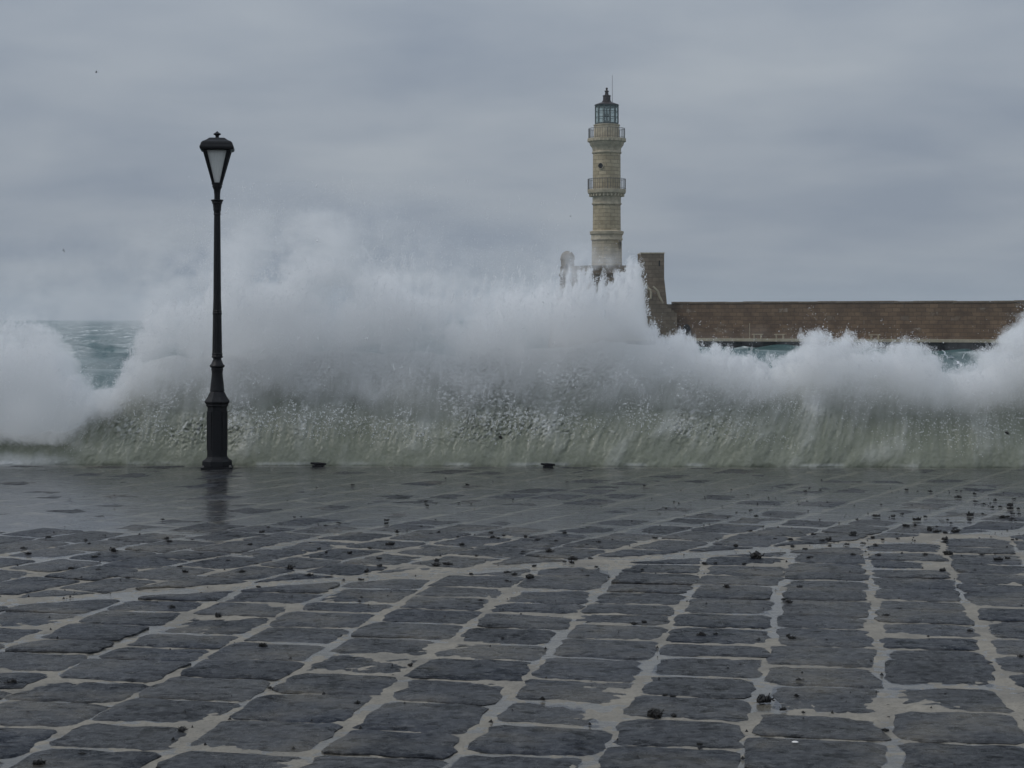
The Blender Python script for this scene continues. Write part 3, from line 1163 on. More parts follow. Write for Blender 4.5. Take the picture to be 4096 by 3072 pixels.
# domed sentry turret at the left corner
tz = z0 + 6.1
m = MB()
tx_ = (567.8 - 512) * MP - BC[0]
m.lathe([(0.30, tz - 0.9), (0.72, tz), (0.74, tz + 2.05), (0.82, tz + 2.1), (0.82, tz + 2.22)] +
        [(0.79 * math.cos(R(a)), tz + 2.24 + 0.85 * math.sin(R(a))) for a in range(0, 90, 12)] + [(0.05, tz + 3.09)], 20, cx=tx_, cy_=-2.2)
tur = m.build('sentry_turret', M['bastion'], bas, smooth=True)
MB().box(tx_ - 0.1, -2.2 - 0.735, tz + 1.4, 0.16, 0.05, 0.5).build('slit_window', M['dark'], tur)
# square stair tower at the right, battered at the foot
gx0, gx1 = (639.0 - 512) * MP - BC[0], (661.8 - 512) * MP - BC[0]
m = MB()
zt = z0 + 8.75
for (a, b, c_) in (((gx0 - 1.0, gx1 + 0.42), z0 + 1.6, -6.4), ((gx0 - .5, gx1 + 0.22), z0 + 4.0, -6.25), ((gx0, gx1), z0 + 6.1, -6.1), ((gx0, gx1), zt, -6.1)):
    m.v += [(a[0], c_, b), (a[1], c_, b), (a[1], -1.0, b), (a[0], -1.0, b)]
for j in range(3):
    for i in range(4):
        k = (i + 1) % 4
        m.f.append((j * 4 + i, j * 4 + k, (j + 1) * 4 + k, (j + 1) * 4 + i))
m.f += [(3, 2, 1, 0), (12, 13, 14, 15)]
st_ = m.build('stair_tower', M['bastion'], bas)
MB().box((gx0 + gx1) / 2, -3.55, zt + 0.06, gx1 - gx0 + 0.1, 5.2, 0.12).build('coping', M['trim'], st_)
wz = z0 + zx((950 + 262 * 0.4069) / 4)
wxx = ((2200 + 1053 * 0.4069) / 4 - 512) * MP - BC[0]
MB().box(wxx, -6.1, wz, 0.13, 0.08, 0.62).build('slit_window', M['dark'], st_)
# outside stair with pale slanting parapets
sw = MB()


def zoom6(x, y, dy):
    return (((2200 + x * 0.4069) / 4 - 512) * (LH_Y + dy - 0) / F - BC[0], dy - 3.0, z0 + EYE - ((950 + y * 0.4069) / 4 - HOR) * (LH_Y + dy) / F)


for (path, dy) in ((((905, 455), (935, 478), (992, 522), (992, 600)), -4.6), (((1010, 482), (1060, 530), (1075, 580), (1110, 650)), -4.0)):
    for a, b in zip(path[:-1], path[1:]):
        sw.bar(zoom6(*a, dy), zoom6(*b, dy), 0.13, 6)
sw.build('stair_parapet', M['ledge'], bas)['kind'] = 'stuff'
stp = MB()
for i in range(14):
    stp.box(gx0 - 0.6 + i * 0.32, -7.1, z0 + 5.4 - i * 0.24 - 1.6, 0.34, 1.0, 3.4 - i * 0.0)
stp.build('stair', M['bastion'], bas)['kind'] = 'stuff'

# arched water gate under the wall where it meets the bastion
arc = empty('arched_gate', (BW_A[0], BW_A[1], SEA), BW_ANG)
tag(arc, 'low pale arch over a dark passage at the left end of the breakwater', 'archway')
AX, AW, AH = 2.0, 1.75, 1.25
aw_ = arch_wall(4.4, -0.9, 2.4, z0 + WALK, z0 + 3.30, AX, AW, AH, z0 + 0.55)
aw_.build('wall', M['bastion'], arc)
vs_ = MB()
nvs = 15
for i in range(nvs):
    a0, a1 = math.pi * i / nvs, math.pi * (i + 0.92) / nvs
    q = []
    for yy in (-1.0, -0.55):
        for (a, rr) in ((a0, 1.0), (a1, 1.0), (a1, 1.16), (a0, 1.16)):
            q.append((AX - AW * rr * math.cos(a), yy, z0 + 0.55 + (AH + 0.28 * (rr - 1) / 0.16) * math.sin(a)))
    vs_.add(q, [(0, 1, 2, 3), (7, 6, 5, 4), (0, 4, 5, 1), (1, 5, 6, 2), (2, 6, 7, 3), (3, 7, 4, 0)])
vs_.build('arch_stones', M['ledge'], arc)['kind'] = 'stuff'
MB().box(AX, 2.2, z0 + 0.75, 3.6, 0.1, 2.4).build('passage', M['dark'], arc)  # back plate with the passage's shade put into its colour

# the lighthouse
LC = ((607.7 - 512) * MP, LH_Y + 2.0)
lh = empty('lighthouse', (LC[0], LC[1], 0))
tag(lh, 'tall pale limestone lighthouse with two railed galleries and a glazed lantern', 'lighthouse')
ZS = 0.01648


def lz(y): return EYE + (1704 - y) * ZS


def lr(w): return w * ZS


def prof(rows):
    return [(lr(w), lz(y)) for (y, w) in rows]


m = MB()
m.lathe(prof([(1560, 112), (1440, 108), (1330, 104), (1176, 102.5)]), 12, rot=R(15))
m.build('lower_shaft', M['tower'], lh)
m = MB()
m.lathe(prof([(1175.8, 107), (1168, 108), (1160, 104), (1142, 105), (1136, 112), (1118, 115), (1112, 98)]), 36)
m.build('string_course', M['trim'], lh, True)
m = MB()
m.lathe(prof([(1111.8, 95), (938, 93.5)]), 16, rot=R(11))
m.build('middle_shaft', M['tower'], lh)
m = MB()
m.lathe(prof([(937.8, 99), (928, 100), (924, 95), (886, 95.5), (878, 110), (866, 113), (862, 126), (850, 129), (836, 129), (833, 100)]), 40)
g2 = m.build('lower_gallery', M['trim'], lh, True)
m = MB()
m.lathe(prof([(832.8, 93.5), (594, 92.5)]), 32)
m.build('upper_shaft', M['tower'], lh, True)
m = MB()
m.lathe(prof([(593.8, 99), (586, 100), (582, 95), (560, 97), (545, 107), (540, 112), (520, 117), (514, 127), (500, 129), (495, 129), (493, 96)]), 40)
g1 = m.build('upper_gallery', M['trim'], lh, True)
# corbels under both galleries
for (par, y0_, y1_, r0_) in ((g1, 514, 504, 119), (g2, 880, 866, 108)):
    for i in range(28):
        a = 2 * math.pi * i / 28
        MB().box(0, 0, 0, 0.16, 0.34, lr(y0_ - y1_) * 1.4).build('corbel', M['trim'], par, loc=None)
        ob = COL.objects[-1]
        ob.location = (lr(r0_) * math.cos(a), lr(r0_) * math.sin(a), lz((y0_ + y1_) / 2))
        ob.rotation_euler = (0, 0, a + math.pi / 2)
m = MB()
m.lathe(prof([(492.8, 86), (412, 85), (408, 89), (402, 89), (400, 80)]), 32)
m.build('lantern_drum', M['trim'], lh, True)


def railing(par, ybot, ytop, w, n=44):
    r = MB()
    for i in range(n):
        a = 2 * math.pi * i / n
        x, y = lr(w) * math.cos(a), lr(w) * math.sin(a)
        r.bar((x, y, lz(ybot)), (x, y, lz(ytop)), 0.021 if i % 11 else 0.035, 5)
    for (yy, ww) in ((ytop, 0.028), (ybot - 8, 0.02)):
        for i in range(n):
            a, b = 2 * math.pi * i / n, 2 * math.pi * (i + 1) / n
            r.bar((lr(w) * math.cos(a), lr(w) * math.sin(a), lz(yy)), (lr(w) * math.cos(b), lr(w) * math.sin(b), lz(yy)), ww, 5)
    r.build('railing', M['rail'], par)['kind'] = 'stuff'


railing(g1, 495, 428, 121)
railing(g2, 836, 766, 126)
# round window and a small pointed one
for (nm, wx_, wy_, ww, hh_, rs) in (('round_window', 340, 683, 17, 17, 92.8), ('pointed_window', 468, 1212, 8, 26, 103)):
    dx = lr(wx_ - 383)
    rr = lr(rs)
    yv = -math.sqrt(max(rr * rr - dx * dx, 0.04))
    a = math.atan2(yv, dx)
    m = MB()
    n = 24
    ring = []
    for k in range(n):
        t = 2 * math.pi * k / n
        sx, sz = math.cos(t) * lr(ww), math.sin(t) * lr(hh_)
        if nm == 'pointed_window':
            sz = lr(hh_) * (abs(math.sin(t)) ** 0.6) * (1 if math.sin(t) > 0 else -0.85)
            sx = lr(ww) * (1 if math.cos(t) > 0 else -1) * (abs(math.cos(t)) ** 0.6)
        ring.append((sx, sz))
    m.add([(x, -0.10, z) for (x, z) in ring] + [(x, 0.35, z) for (x, z) in ring],
          [tuple(range(n)), tuple(range(2 * n - 1, n - 1, -1))] + [(i, (i + 1) % n, n + (i + 1) % n, n + i) for i in range(n)])
    w_ = m.build(nm, M['dark'], lh)
    w_.location = (rr * math.cos(a), rr * math.sin(a), lz(wy_))
    w_.rotation_euler = (0, 0, a + math.pi / 2)
    m = MB()
    for k in range(n):
        k2 = (k + 1) % n
        p, q = ring[k], ring[k2]
        m.bar((p[0] * 1.12, -0.08, p[1] * 1.12), (q[0] * 1.12, -0.08, q[1] * 1.12), 0.04, 5)
    m.build('window_surround', M['trim'], w_)
# glazed lantern
lan = MB()
lan.lathe(prof([(399.8, 81), (392, 81), (390, 78)]), 12, rot=R(15))
lan = lan.build('lantern_room', M['steel'], lh)
MB().lathe(prof([(284, 78), (278, 81), (272, 83), (270, 80)]), 12, rot=R(15)).build('lantern_head', M['steel'], lan)
for i in range(12):
    a = R(15 + 30 * i)
    c_, s_ = math.cos(a), math.sin(a)
    MB().bar((lr(78) * c_, lr(78) * s_, lz(392)), (lr(78) * c_, lr(78) * s_, lz(276)), 0.065, 6).build('mullion', M['steel'], lan)
    b_ = R(45 + 30 * i)
    p0 = (lr(77) * c_, lr(77) * s_)
    p1_ = (lr(77) * math.cos(b_), lr(77) * math.sin(b_))
    MB().add([(p0[0], p0[1], lz(391)), (p1_[0], p1_[1], lz(391)), (p1_[0], p1_[1], lz(277)), (p0[0], p0[1], lz(277))], [(0, 1, 2, 3)]).build('pane', M['pane'], lan)
    for yy in (352, 314):
        MB().bar((p0[0], p0[1], lz(yy)), (p1_[0], p1_[1], lz(yy)), 0.03, 5).build('glazing_bar', M['steel'], lan)
m = MB()
m.lathe(prof([(399, 26), (375, 24), (372, 8), (350, 8), (348, 14), (330, 15), (326, 8), (290, 6)]), 14)
m.build('lamp_apparatus', M['roof'], lan)
m = MB()
m.lathe(prof([(269.8, 84), (266, 80), (252, 40), (248, 31), (242, 31), (240, 26), (212, 25), (208, 29), (204, 26), (200, 13), (182, 11),
              (177, 16), (173, 13), (169, 6), (166, 4), (164, 7), (158, 8), (153, 6), (151, 2)]), 16)
rf = m.build('lantern_roof', M['roof'], lh, True)
MB().bar((lr(37), -0.05, lz(262)), (lr(37), -0.05, lz(68)), 0.028, 6, 0.018).build('lightning_rod', M['roof'], rf)

# ------------------------------------------------------------------ the street lamp
LP_Y = 20.48
lamp_x = (217.2 - 512) * LP_Y / F
lamp = empty('street_lamp', (lamp_x, LP_Y, 0.0), R(7))
tag(lamp, 'black cast iron street lamp with a milky four sided lantern at the quay edge', 'street lamp')
a3 = 0.6028 / 4 * LP_Y / F
a2 = 0.4221 / 4 * LP_Y / F
zc2 = lambda y: (1872 - (500 + y * 0.4221)) / 4 * LP_Y / F
P3 = lambda rows: [(w * a3, (1116 - y) * a3) for (y, w) in rows]
P2 = lambda rows: [(w * a2, zc2(y)) for (y, w) in rows]
oc = R(22.5)
k8 = 1 / math.cos(R(22.5))
m = MB()
m.box(0, 0, 0.010, 0.354, 0.354, 0.026)
m.lathe([(r * k8, z) for (r, z) in P3([(1101, 96), (1066, 96), (1062, 90), (1050, 74), (1040, 68)])], 8, rot=oc)
bs = m.build('base_plinth', M['iron'], lamp)
for s1 in (-1, 1):
    for s2 in (-1, 1):
        MB().lathe([(0.014, 0.023), (0.014, 0.038), (0.008, 0.045)], 6, cx=s1 * 0.152, cy_=s2 * 0.152).build('bolt', M['rail'], bs)
m = MB()
m.lathe([(r * k8, z) for (r, z) in P3([(1039.7, 67), (1030, 65), (710, 63), (704, 66), (698, 72), (690, 70), (680, 78), (674, 82), (668, 80), (640, 62), (612, 49), (606, 44)])], 8, rot=oc)
# raised panels on the pedestal faces
ped = m.build('pedestal', M['iron'], lamp)
for i in range(8):
    a = R(45 * i)
    MB().box(0, 0, 0, 0.050, 0.010, 0.44).build('panel', M['iron'], ped)
    ob = COL.objects[-1]
    ob.location = (0.1115 * math.cos(a), 0.1115 * math.sin(a), 0.43)
    ob.rotation_euler = (0, 0, a + math.pi / 2)
m = MB()
m.lathe(P3([(605.7, 47), (596, 48), (590, 46), (560, 44), (520, 39), (486, 36), (470, 37), (458, 40), (450, 38), (444, 46), (437, 50), (430, 48), (424, 40), (402, 31), (390, 27), (384, 29), (380, 36), (372, 37), (366, 33), (358, 36), (350, 33)]), 20)
m.build('baluster', M['iron'], lamp, True)
m = MB()
m.lathe(P3([(349.7, 33), (250, 31), (100, 28.5), (90, 31), (84, 31), (78, 28), (72, 31), (66, 28)]) + P2([(1640, 36.5), (1300, 34), (872, 30.5)]), 24, flute=0.045)
m.build('shaft', M['iron'], lamp)
m = MB()
m.lathe(P2([(871.7, 30), (850, 30), (846, 34), (836, 34), (832, 31), (812, 33), (800, 38), (790, 36), (770, 39), (745, 42), (738, 50), (728, 48), (718, 55), (708, 59), (703, 52), (700, 28), (660, 28), (610, 33), (588, 43), (580, 47), (570, 45), (556, 46)]), 16)
m.build('capital', M['iron'], lamp, True)
# lantern: four leaning bars, four milky panes, a hipped roof with finial
b0, b1 = 46 * a2, 131 * a2
zb, zt_ = zc2(557), zc2(246)
lt = empty('lantern', (0, 0, 0))
lt.parent = lamp
fr = MB()
cs = ((-1, -1), (1, -1), (1, 1), (-1, 1))
for (sx, sy) in cs:
    w0, w1 = 13 * a2, 20 * a2
    v0 = [(sx * b0 - sx * (w0 * 2) * (i in (1, 2)), sy * b0 - sy * (w0 * 2) * (i in (2, 3)), zb) for i in range(4)]
    v1 = [(sx * b1 - sx * (w1 * 2) * (i in (1, 2)), sy * b1 - sy * (w1 * 2) * (i in (2, 3)), zt_) for i in range(4)]
    b = MB().add(v0 + v1, [(0, 1, 2, 3), (4, 5, 6, 7), (0, 1, 5, 4), (1, 2, 6, 5), (2, 3, 7, 6), (3, 0, 4, 7)])
    b.build('corner_bar', M['iron'], lt)
MB().box(0, 0, zb + 0.006, b0 * 2 + 0.01, b0 * 2 + 0.01, 0.020).build('bottom_ring', M['iron'], lt)
i0, i1 = b0 - 0.014, b1 - 0.024
for k in range(4):
    (ax, ay), (bx_, by_) = cs[k], cs[(k + 1) % 4]
    za, zb2 = zb + 0.018, zt_ - 0.001
    nst = 9
    vv, ff = [], []
    dirn = np.array((ax + bx_, ay + by_), float) / 2
    for j in range(nst + 1):
        t = j / nst
        for (hw, zz) in ((i0, za), (i1, zb2)):
            off = 0.002 if j % 2 else -0.001
            x = (ax + (bx_ - ax) * t) * hw + dirn[0] * off
            y = (ay + (by_ - ay) * t) * hw + dirn[1] * off
            vv.append((x, y, zz))
    for j in range(nst):
        ff.append((2 * j, 2 * j + 2, 2 * j + 3, 2 * j + 1))
    MB().add(vv, ff).build('pane', M['frost'], lt)
rm = MB()
sq = R(45)
k4 = math.sqrt(2)
rm.lathe([(w * a2 * k4, zc2(y)) for (y, w) in ((245, 128), (238, 150), (228, 160), (208, 158), (190, 150), (172, 146), (166, 138), (160, 133), (150, 112), (138, 92), (128, 80), (122, 72), (119, 45), (117, 22))], 4, rot=sq)
rfo = rm.build('lantern_roof', M['iron'], lt)
bv = rfo.modifiers.new('soft_edges', 'BEVEL')
bv.width = 0.010
bv.segments = 2
fm_ = MB()
fm_.lathe(P2([(116.8, 19), (108, 16), (98, 18), (94, 22), (90, 30), (84, 37), (80, 36), (74, 28), (66, 14), (58, 6), (54, 2)]), 14)
fm_.build('finial', M['iron'], lt, True)

# ------------------------------------------------------------------ things at the quay edge
def cleat(u0, u1, v, label, knob):
    uc = (u0 + u1) / 2
    gx, gy = ground(uc, v)
    gy = min(gy, float(edge_y(gx)) - 0.14)
    e_ = empty('mooring_cleat', (gx, gy, -0.002), R(-2))
    tag(e_, label, 'cleat', 'iron mooring cleats at the quay edge')
    w = (u1 - u0) * K * gy / F
    m = MB()
    m.box(0, 0, 0.010, w * 0.7, 0.12, 0.016)
    m.build('base_plate', M['iron'], e_)
    m = MB()
    m.bar((-w / 2, 0, 0.040), (0, 0, 0.034), 0.011, 8, 0.018)
    m.bar((0, 0, 0.034), (w / 2, 0, 0.030), 0.018, 8, 0.012)
    m.build('horn', M['iron'], e_, True)
    for s in (-1, 1):
        MB().bar((s * w * 0.2, 0, 0.012), (s * w * 0.17, 0, 0.034), 0.016, 8).build('leg', M['iron'], e_)


cleat(673, 707, 1006, 'black iron mooring cleat at the foot of the wave, nearer the street lamp', -0.35)
cleat(1167, 1198, 1004.5, 'black iron mooring cleat at the foot of the wave, below the lighthouse', -0.08)

# ------------------------------------------------------------------ seaweed clumps on the paving
SIZES = {'t': 0.55, 's': 0.85, 'm': 1.25, 'b': 1.9, 'h': 3.0}
S3 = 0.633 / 1.8517
clumps = []
R1 = "305,473,m 177,578,m 720,563,b 543,494,s 625,582,s 598,597,m 1070,503,m 1052,483,m 1217,489,s 1655,442,m 1695,410,s 1860,347,s 1902,345,s 1582,522,m 1268,580,s 450,672,m 620,682,m 482,738,m 513,732,m 805,730,m 1135,662,m 1170,695,m 1530,695,m 1838,670,b 1955,714,b 2098,707,s 1632,788,m 1085,918,b 1375,972,b 2015,545,s 2062,569,s 150,543,m 565,515,s 442,227,t 1028,362,s 410,404,t 2137,380,s 2058,400,s 530,210,t 930,230,t 1815,240,t 190,525,t 330,550,t 740,628,t 960,630,t 1440,620,s 1240,745,s 1780,440,t 700,130,t"
R2 = "97,144,m 682,102,s 820,144,m 1450,124,s 1940,150,m 557,250,m 567,274,m 767,256,s 845,264,s 1110,234,s 312,367,m 307,388,m 530,404,s 378,443,m 638,447,m 762,472,s 787,521,m 333,522,b 205,543,m 80,574,m 265,607,m 970,447,m 985,475,m 1050,463,s 1190,473,m 1260,491,m 1435,447,m 1383,497,s 1650,506,m 1575,520,s 2008,480,m 1735,490,s 1173,565,s 1338,567,b 877,590,s 625,624,m 620,650,b 695,647,b 265,658,m 187,689,m 150,742,b 845,709,m 1075,695,m 1118,710,b 1213,730,h 1068,751,m 1243,656,m 1435,629,s 1488,615,b 1480,637,m 1600,607,m 1635,663,s 1580,717,m 1927,678,s 150,853,s 905,872,m 1870,1022,b 1937,1010,m 15,385,s 1665,275,t 1940,285,t 2077,292,s 2035,320,t 1555,385,t 1235,468,t 1290,482,t 1015,480,s 590,452,s 670,455,t"
R3 = "465,205,s 923,176,s 855,165,s 830,184,m 520,342,m 177,314,t 485,302,s 1278,341,b 1385,343,m 1440,327,m 1157,361,s 1535,365,b 1590,346,m 1465,403,b 1522,398,m 1618,428,b 1660,440,b 1715,447,m 1780,438,b 1775,417,m 1870,335,b 1866,366,m 1900,201,m 1903,247,m 1785,180,s 1813,182,s 1620,186,m 1540,183,s 1470,175,m 1795,222,b 2030,241,m 2010,285,m 2063,282,m 2125,274,b 2125,295,b 2175,295,m 2080,349,b 2110,345,m 2140,326,m 2180,327,m 2125,368,s 2140,355,m 2160,368,s 2150,232,m 880,457,m 1135,448,b 1135,468,b 1255,476,m 1320,488,s 1415,482,s 980,493,b 935,497,m 738,490,m 480,435,m 265,485,s 390,530,m 748,533,m 640,482,s 830,550,m 1275,523,m 1715,488,b 1715,503,m 192,641,m 262,637,s 520,604,h 1132,586,m 1292,587,m 1590,583,m 1730,580,b 1945,585,m 2050,615,b 2110,605,m 335,790,b 795,788,b 690,867,m 727,883,b 1343,972,b 1697,683,m 1797,683,s 1900,685,s 850,602,s 868,597,s 985,531,s 1955,263,s 1905,265,t 1750,385,s 1730,365,s 1660,405,s 1845,410,t 1950,325,s 2015,375,t 1090,520,m 1190,512,s 1240,600,t 1210,605,t 2140,490,s 2165,487,s 2030,578,s 443,642,s 545,465,s 1990,205,t 2110,200,t"
R4 = "1660,293,b 30,535,b 80,530,b 178,707,s 1150,822,b 515,973,m 250,1032,b 1710,560,m 1750,850,t 1215,322,t 860,685,t 1000,1060,s"
R5 = "1297,629,m 2005,737,h 2125,735,m 2075,603,s 2120,612,m 1600,508,t 1687,478,t 2157,583,t 350,468,t 460,415,m 125,652,m 185,628,t 440,677,t 1198,428,t"
R6 = "800,77,s 172,225,b 263,218,m 748,243,b 720,227,m 793,508,m 775,606,m 568,643,H 817,712,s 690,695,m 1333,825,m 1870,197,m 2190,357,m 160,912,s 1357,733,t 1352,657,t 335,650,t 1240,10,t 1775,247,t"
for (txt, ox, oy) in ((R1, 0, 1850), (R2, 1350, 1850), (R3, 2696, 1850), (R4, 0, 2400), (R5, 1350, 2400), (R6, 2696, 2400)):
    for it in txt.split():
        a, b, c = it.split(',')
        clumps.append(((ox + int(a) * 0.633) / 4, (oy + int(b) * 0.633) / 4, c))
SIZES['H'] = 3.4


def weed_mesh(seed):
    g = random.Random(seed)
    m = MB()
    n = g.randint(9, 14)
    for i in range(n):                      # crumpled lobes
        a, d = g.uniform(0, 6.28), g.random() ** 0.7 * 0.75
        cx, cy_ = math.cos(a) * d, math.sin(a) * d * 0.7
        r = g.uniform(0.16, 0.36) * (1.15 - 0.6 * d)
        zc = r * 0.45
        vs_, k = [], 6
        for (el, kk) in ((-0.5, 0.8), (0.15, 1.0), (0.65, 0.62)):
            for j in range(k):
                t = 2 * math.pi * j / k + el
                q = r * kk * g.uniform(0.65, 1.3)
                vs_.append((cx + q * math.cos(t), cy_ + q * math.sin(t), max(0.0, zc + r * el * g.uniform(0.8, 1.3))))
        vs_.append((cx, cy_, zc + r * g.uniform(0.8, 1.15)))
        fs_ = [(b * k + j, b * k + (j + 1) % k, (b + 1) * k + (j + 1) % k, (b + 1) * k + j) for b in range(2) for j in range(k)]
        fs_ += [(2 * k + j, 2 * k + (j + 1) % k, 3 * k) for j in range(k)]
        m.add(vs_, fs_)
    for i in range(g.randint(6, 11)):       # stubby fronds
        a = g.uniform(0, 6.28)
        d = g.uniform(0.3, 0.8)
        p = np.array((math.cos(a) * d, math.sin(a) * d * 0.7, 0.15))
        q = p + np.array((math.cos(a) * g.uniform(0.1, 0.45), math.sin(a) * 0.3, g.uniform(-0.1, 0.35)))
        q[2] = max(0.03, q[2])
        m.bar(p, q, g.uniform(0.05, 0.09), 4, 0.03)
    me = bpy.data.meshes.new('seaweed_clump')
    me.from_pydata(m.v, [], m.f)
    me.update()
    me.materials.append(M['weed'])
    return me


weeds = [weed_mesh(k) for k in range(10)]


def zone(px, py):
    side = 'left' if px < 341 else ('centre' if px < 682 else 'right')
    # distance beyond the pale strip
    gx, gy = ground(px / K, py / K)
    d = np.dot(np.array((gx, gy)) - BAND_P, BAND_N)
    if abs(d) < 0.25:
        return 'strip', side
    if d < 0:
        return 'near', side
    return ('mid' if gy < 15.5 else 'far'), side


GROUPS = 'black seaweed clumps scattered over the wet paving'
SZ_WORD = {'t': 'tiny', 's': 'small', 'm': 'medium', 'b': 'large', 'h': 'very large', 'H': 'largest'}
PLACE = {'near': 'on the near stones, {} foreground', 'strip': 'on the pale strip, {} third',
         'mid': 'just beyond the pale strip, {} third', 'far': 'on mirror wet paving, {} third'}
placed = []
tiny_v, tiny_f = [], []
for i, (px, py, c) in enumerate(clumps):
    gx, gy = ground(px / K, py / K, 0.008)
    if gy > float(edge_y(gx)) - 0.2:
        continue
    w = SIZES[c] * (0.023 if gy > 12 else 0.0165)
    hgt_ = w * random.uniform(1.0, 1.7)
    if c == 't':
        me = weeds[i % 10]
        a = random.uniform(0, 6.28)
        b = len(tiny_v)
        for v in me.vertices:
            x, y, z = v.co
            tiny_v.append((gx + w * (x * math.cos(a) - y * math.sin(a)), gy + w * (x * math.sin(a) + y * math.cos(a)), 0.004 + z * w * 0.7))
        tiny_f += [tuple(k + b for k in p.vertices) for p in me.polygons]
        continue
    o = bpy.data.objects.new('seaweed_clump', weeds[i % 10])
    o.location = (gx, gy, 0.0065)
    o.rotation_euler = (0, 0, random.uniform(0, 6.28))
    o.scale = (w, w, hgt_)
    link(o)
    placed.append((zone(px, py), c, px, o))
ORD = ['leftmost', 'second', 'third', 'fourth', 'fifth', 'sixth', 'seventh', 'eighth', 'ninth', 'tenth', 'eleventh', 'twelfth',
       'thirteenth', 'fourteenth', 'fifteenth', 'sixteenth', 'seventeenth', 'eighteenth', 'nineteenth', 'twentieth']
count = {}
for (zn, c, px, o) in sorted(placed, key=lambda q: q[2]):
    k = count.get((zn, c), 0)
    count[(zn, c)] = k + 1
    lab = ('leftmost ' if k == 0 else '') + SZ_WORD[c] + ' seaweed clump' + ('' if k == 0 else ', ' + ORD[k] + ' from left,') + ' ' + PLACE[zn[0]].format(zn[1])
    if c == 'H':
        lab = 'largest black seaweed clump, on a brownish stone at the lower right'
    tag(o, lab, 'seaweed', GROUPS)
g = random.Random(5)
for i in range(420):                     # crumbs of weed
    px = g.uniform(0, 1024) ** 1.0
    py = g.choice((g.uniform(480, 620), g.uniform(520, 600), g.uniform(600, 768)))
    if g.random() < 0.35:
        px, py = g.uniform(640, 1024), g.uniform(490, 570)
    gx, gy = ground(px / K, py / K)
    if gy > float(edge_y(gx)) - 0.2:
        continue
    w = g.uniform(0.004, 0.011)
    b = len(tiny_v)
    me = weeds[i % 10]
    a = g.uniform(0, 6.28)
    tiny_v += [(gx + w * math.cos(a + k * 2.1) * g.uniform(.6, 1.6), gy + w * math.sin(a + k * 2.1) * g.uniform(.6, 1.6), 0.003) for k in range(3)] + [(gx, gy, 0.006 + w * 1.1)]
    tiny_f += [(b, b + 1, b + 3), (b + 1, b + 2, b + 3), (b + 2, b, b + 3), (b, b + 2, b + 1)]
me = bpy.data.meshes.new('seaweed_crumbs')
me.from_pydata(tiny_v, [], tiny_f)
me.materials.append(M['weed'])
o = bpy.data.objects.new('seaweed_crumbs', me)
link(o)
tag(o, 'crumbs of black seaweed strewn over the wet paving', None, kind='stuff')
sh = MB().lathe([(0.020, 0), (0.026, 0.004), (0.016, 0.010), (0.003, 0.012)], 9)
px, py = (2696 + 765 * .633) / 4, (2400 + 905 * .633) / 4
gx, gy = ground(px / K, py / K, 0.01)
o = sh.build('shell', M['shell'], None, loc=(gx, gy, 0.013))
o.scale = (0.55, 0.4, 0.5)
tag(o, 'small white shell on a dark stone at the bottom right', 'shell')

# stones flung up in front of the wave
for (px, py, s, lab) in ((500.5, 437.3, 0.030, 'dark stone flung up in front of the wave below the lighthouse'),
                         (1007, 433.0, 0.030, 'dark scrap flung up in the wave at the far right')):
    Y = 20.55
    m = MB()
    m.lathe([(0.2, -0.6), (0.8, -0.35), (1.0, 0.1), (0.7, 0.5), (0.25, 0.7)], 7)
    m.v = [(x * random.uniform(.75, 1.2), y * random.uniform(.75, 1.2), z * random.uniform(.8, 1.2)) for (x, y, z) in m.v]
    o = m.build('flung_stone', M['weed'], None, loc=((px - 512) * Y / F, Y, EYE - (py - HOR) * Y / F))
    o.scale = (s, s, s * 0.8)
    o.rotation_euler = (0.4, 0.3, 0.8)
    tag(o, lab, 'stone')


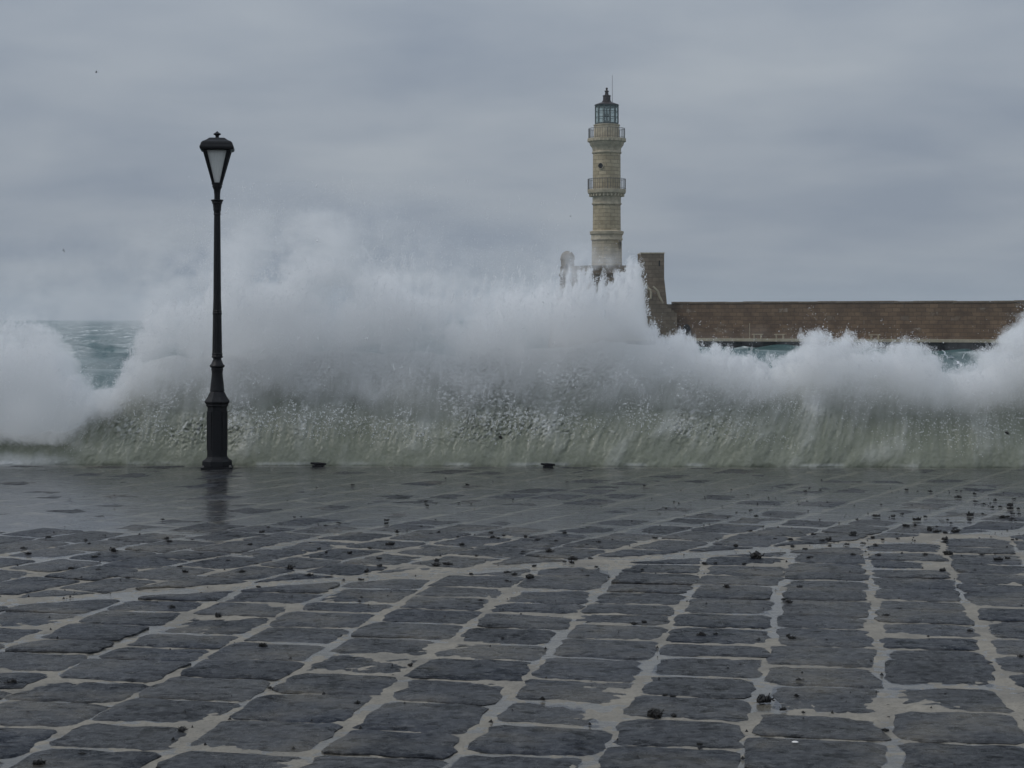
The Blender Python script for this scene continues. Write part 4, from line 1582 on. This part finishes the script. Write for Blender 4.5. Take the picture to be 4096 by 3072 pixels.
# ------------------------------------------------------------------ birds
def bird(px, py, D, span, yaw, roll, flap, mat, label, group):
    """Gull with fuselage-like body, head, tail and two bent wings, one mesh."""
    m = MB()
    body = [(-0.30, 0.008), (-0.24, 0.03), (-0.12, 0.055), (0.02, 0.068), (0.14, 0.055), (0.20, 0.036), (0.25, 0.042), (0.29, 0.032), (0.33, 0.012), (0.37, 0.004)]
    seg = 8
    vs_, fs_ = [], []
    for (x, r) in body:
        for i in range(seg):
            a = 2 * math.pi * i / seg
            vs_.append((x, r * math.cos(a), r * math.sin(a) * 0.9))
    for j in range(len(body) - 1):
        for i in range(seg):
            k = (i + 1) % seg
            fs_.append((j * seg + i, j * seg + k, (j + 1) * seg + k, (j + 1) * seg + i))
    fs_ += [tuple(range(seg)), tuple(range((len(body) - 1) * seg, len(body) * seg))]
    m.add(vs_, fs_)
    m.add([(-0.28, -0.03, 0), (-0.28, 0.03, 0), (-0.44, 0.08, 0.0), (-0.44, -0.08, 0.0), (-0.28, 0, 0.012), (-0.44, 0, 0.008)],
          [(0, 1, 2, 3), (0, 4, 5, 3), (4, 1, 2, 5)])
    for s in (-1, 1):
        st = [(0.0, 0.13, -0.11, 0.03), (0.22, 0.17, -0.06, 0.022), (0.40, 0.10, -0.10, 0.014), (0.52, -0.02, -0.10, 0.004)]
        z = 0.03
        vs_, fs_ = [], []
        for k, (yy, xf, xb, th) in enumerate(st):
            if k:
                z += (st[k][0] - st[k - 1][0]) * (flap if k == 1 else -flap * 0.45)
            vs_ += [(xf, s * yy, z), ((xf + xb) / 2, s * yy, z + th), (xb, s * yy, z), ((xf + xb) / 2, s * yy, z - th * 0.4)]
        for j in range(3):
            for i in range(4):
                k = (i + 1) % 4
                fs_.append((j * 4 + i, j * 4 + k, (j + 1) * 4 + k, (j + 1) * 4 + i))
        fs_ += [(0, 1, 2, 3), (12, 13, 14, 15)]
        m.add(vs_, fs_)
    o = m.build('bird', mat, None, True, loc=((px - 512) * D / F, D, EYE - (py - HOR) * D / F))
    o.scale = (span, span, span)
    o.rotation_euler = (roll, 0.1, yaw)
    tag(o, label, 'bird', group)


bird(96.4, 72.2, 420, 1.05, R(200), R(25), 0.5, M['bird'], 'dark bird gliding high in the sky at the upper left', 'birds in the sky')
bird(63.4, 250.5, 420, 1.05, R(65), R(60), 0.7, M['bird'], 'dark bird banking steeply, lower left of the sky', 'birds in the sky')
bird(570.5, 216.2, 420, 0.75, R(190), R(10), 0.3, M['bird'], 'tiny faint bird in the sky left of the lighthouse shaft', 'birds in the sky')
bird(944.5, 355.0, 120, 0.75, R(40), R(50), 0.6, M['gull'], 'white gull over the teal water at right, leftmost of three', 'white gulls over the harbour water')
bird(951.0, 357.6, 120, 0.8, R(160), R(35), 0.5, M['gull'], 'white gull over the teal water at right, middle of three', 'white gulls over the harbour water')
bird(958.2, 364.3, 110, 0.8, R(20), R(25), 0.5, M['gull'], 'white gull over the teal water at right, lowest of three', 'white gulls over the harbour water')

# ------------------------------------------------------------------ sea air
hb = MB().box(0, 2400, 28, 13000, 5200, 70)
hz_o = hb.build('haze', bpy.data.materials.new('sea_haze'), None)
hm = hz_o.data.materials[0]
hm.use_nodes = True
ht = hm.node_tree
ht.nodes.clear()
pv = N(ht, 'ShaderNodeVolumePrincipled', inp={'Color': (0.93, 0.96, 1.0, 1), 'Density': 0.00022, 'Anisotropy': 0.2})
ho = N(ht, 'ShaderNodeOutputMaterial')
ht.links.new(pv.outputs[0], ho.inputs['Volume'])
tag(hz_o, 'thin grey sea haze over the whole harbour', None, kind='stuff')
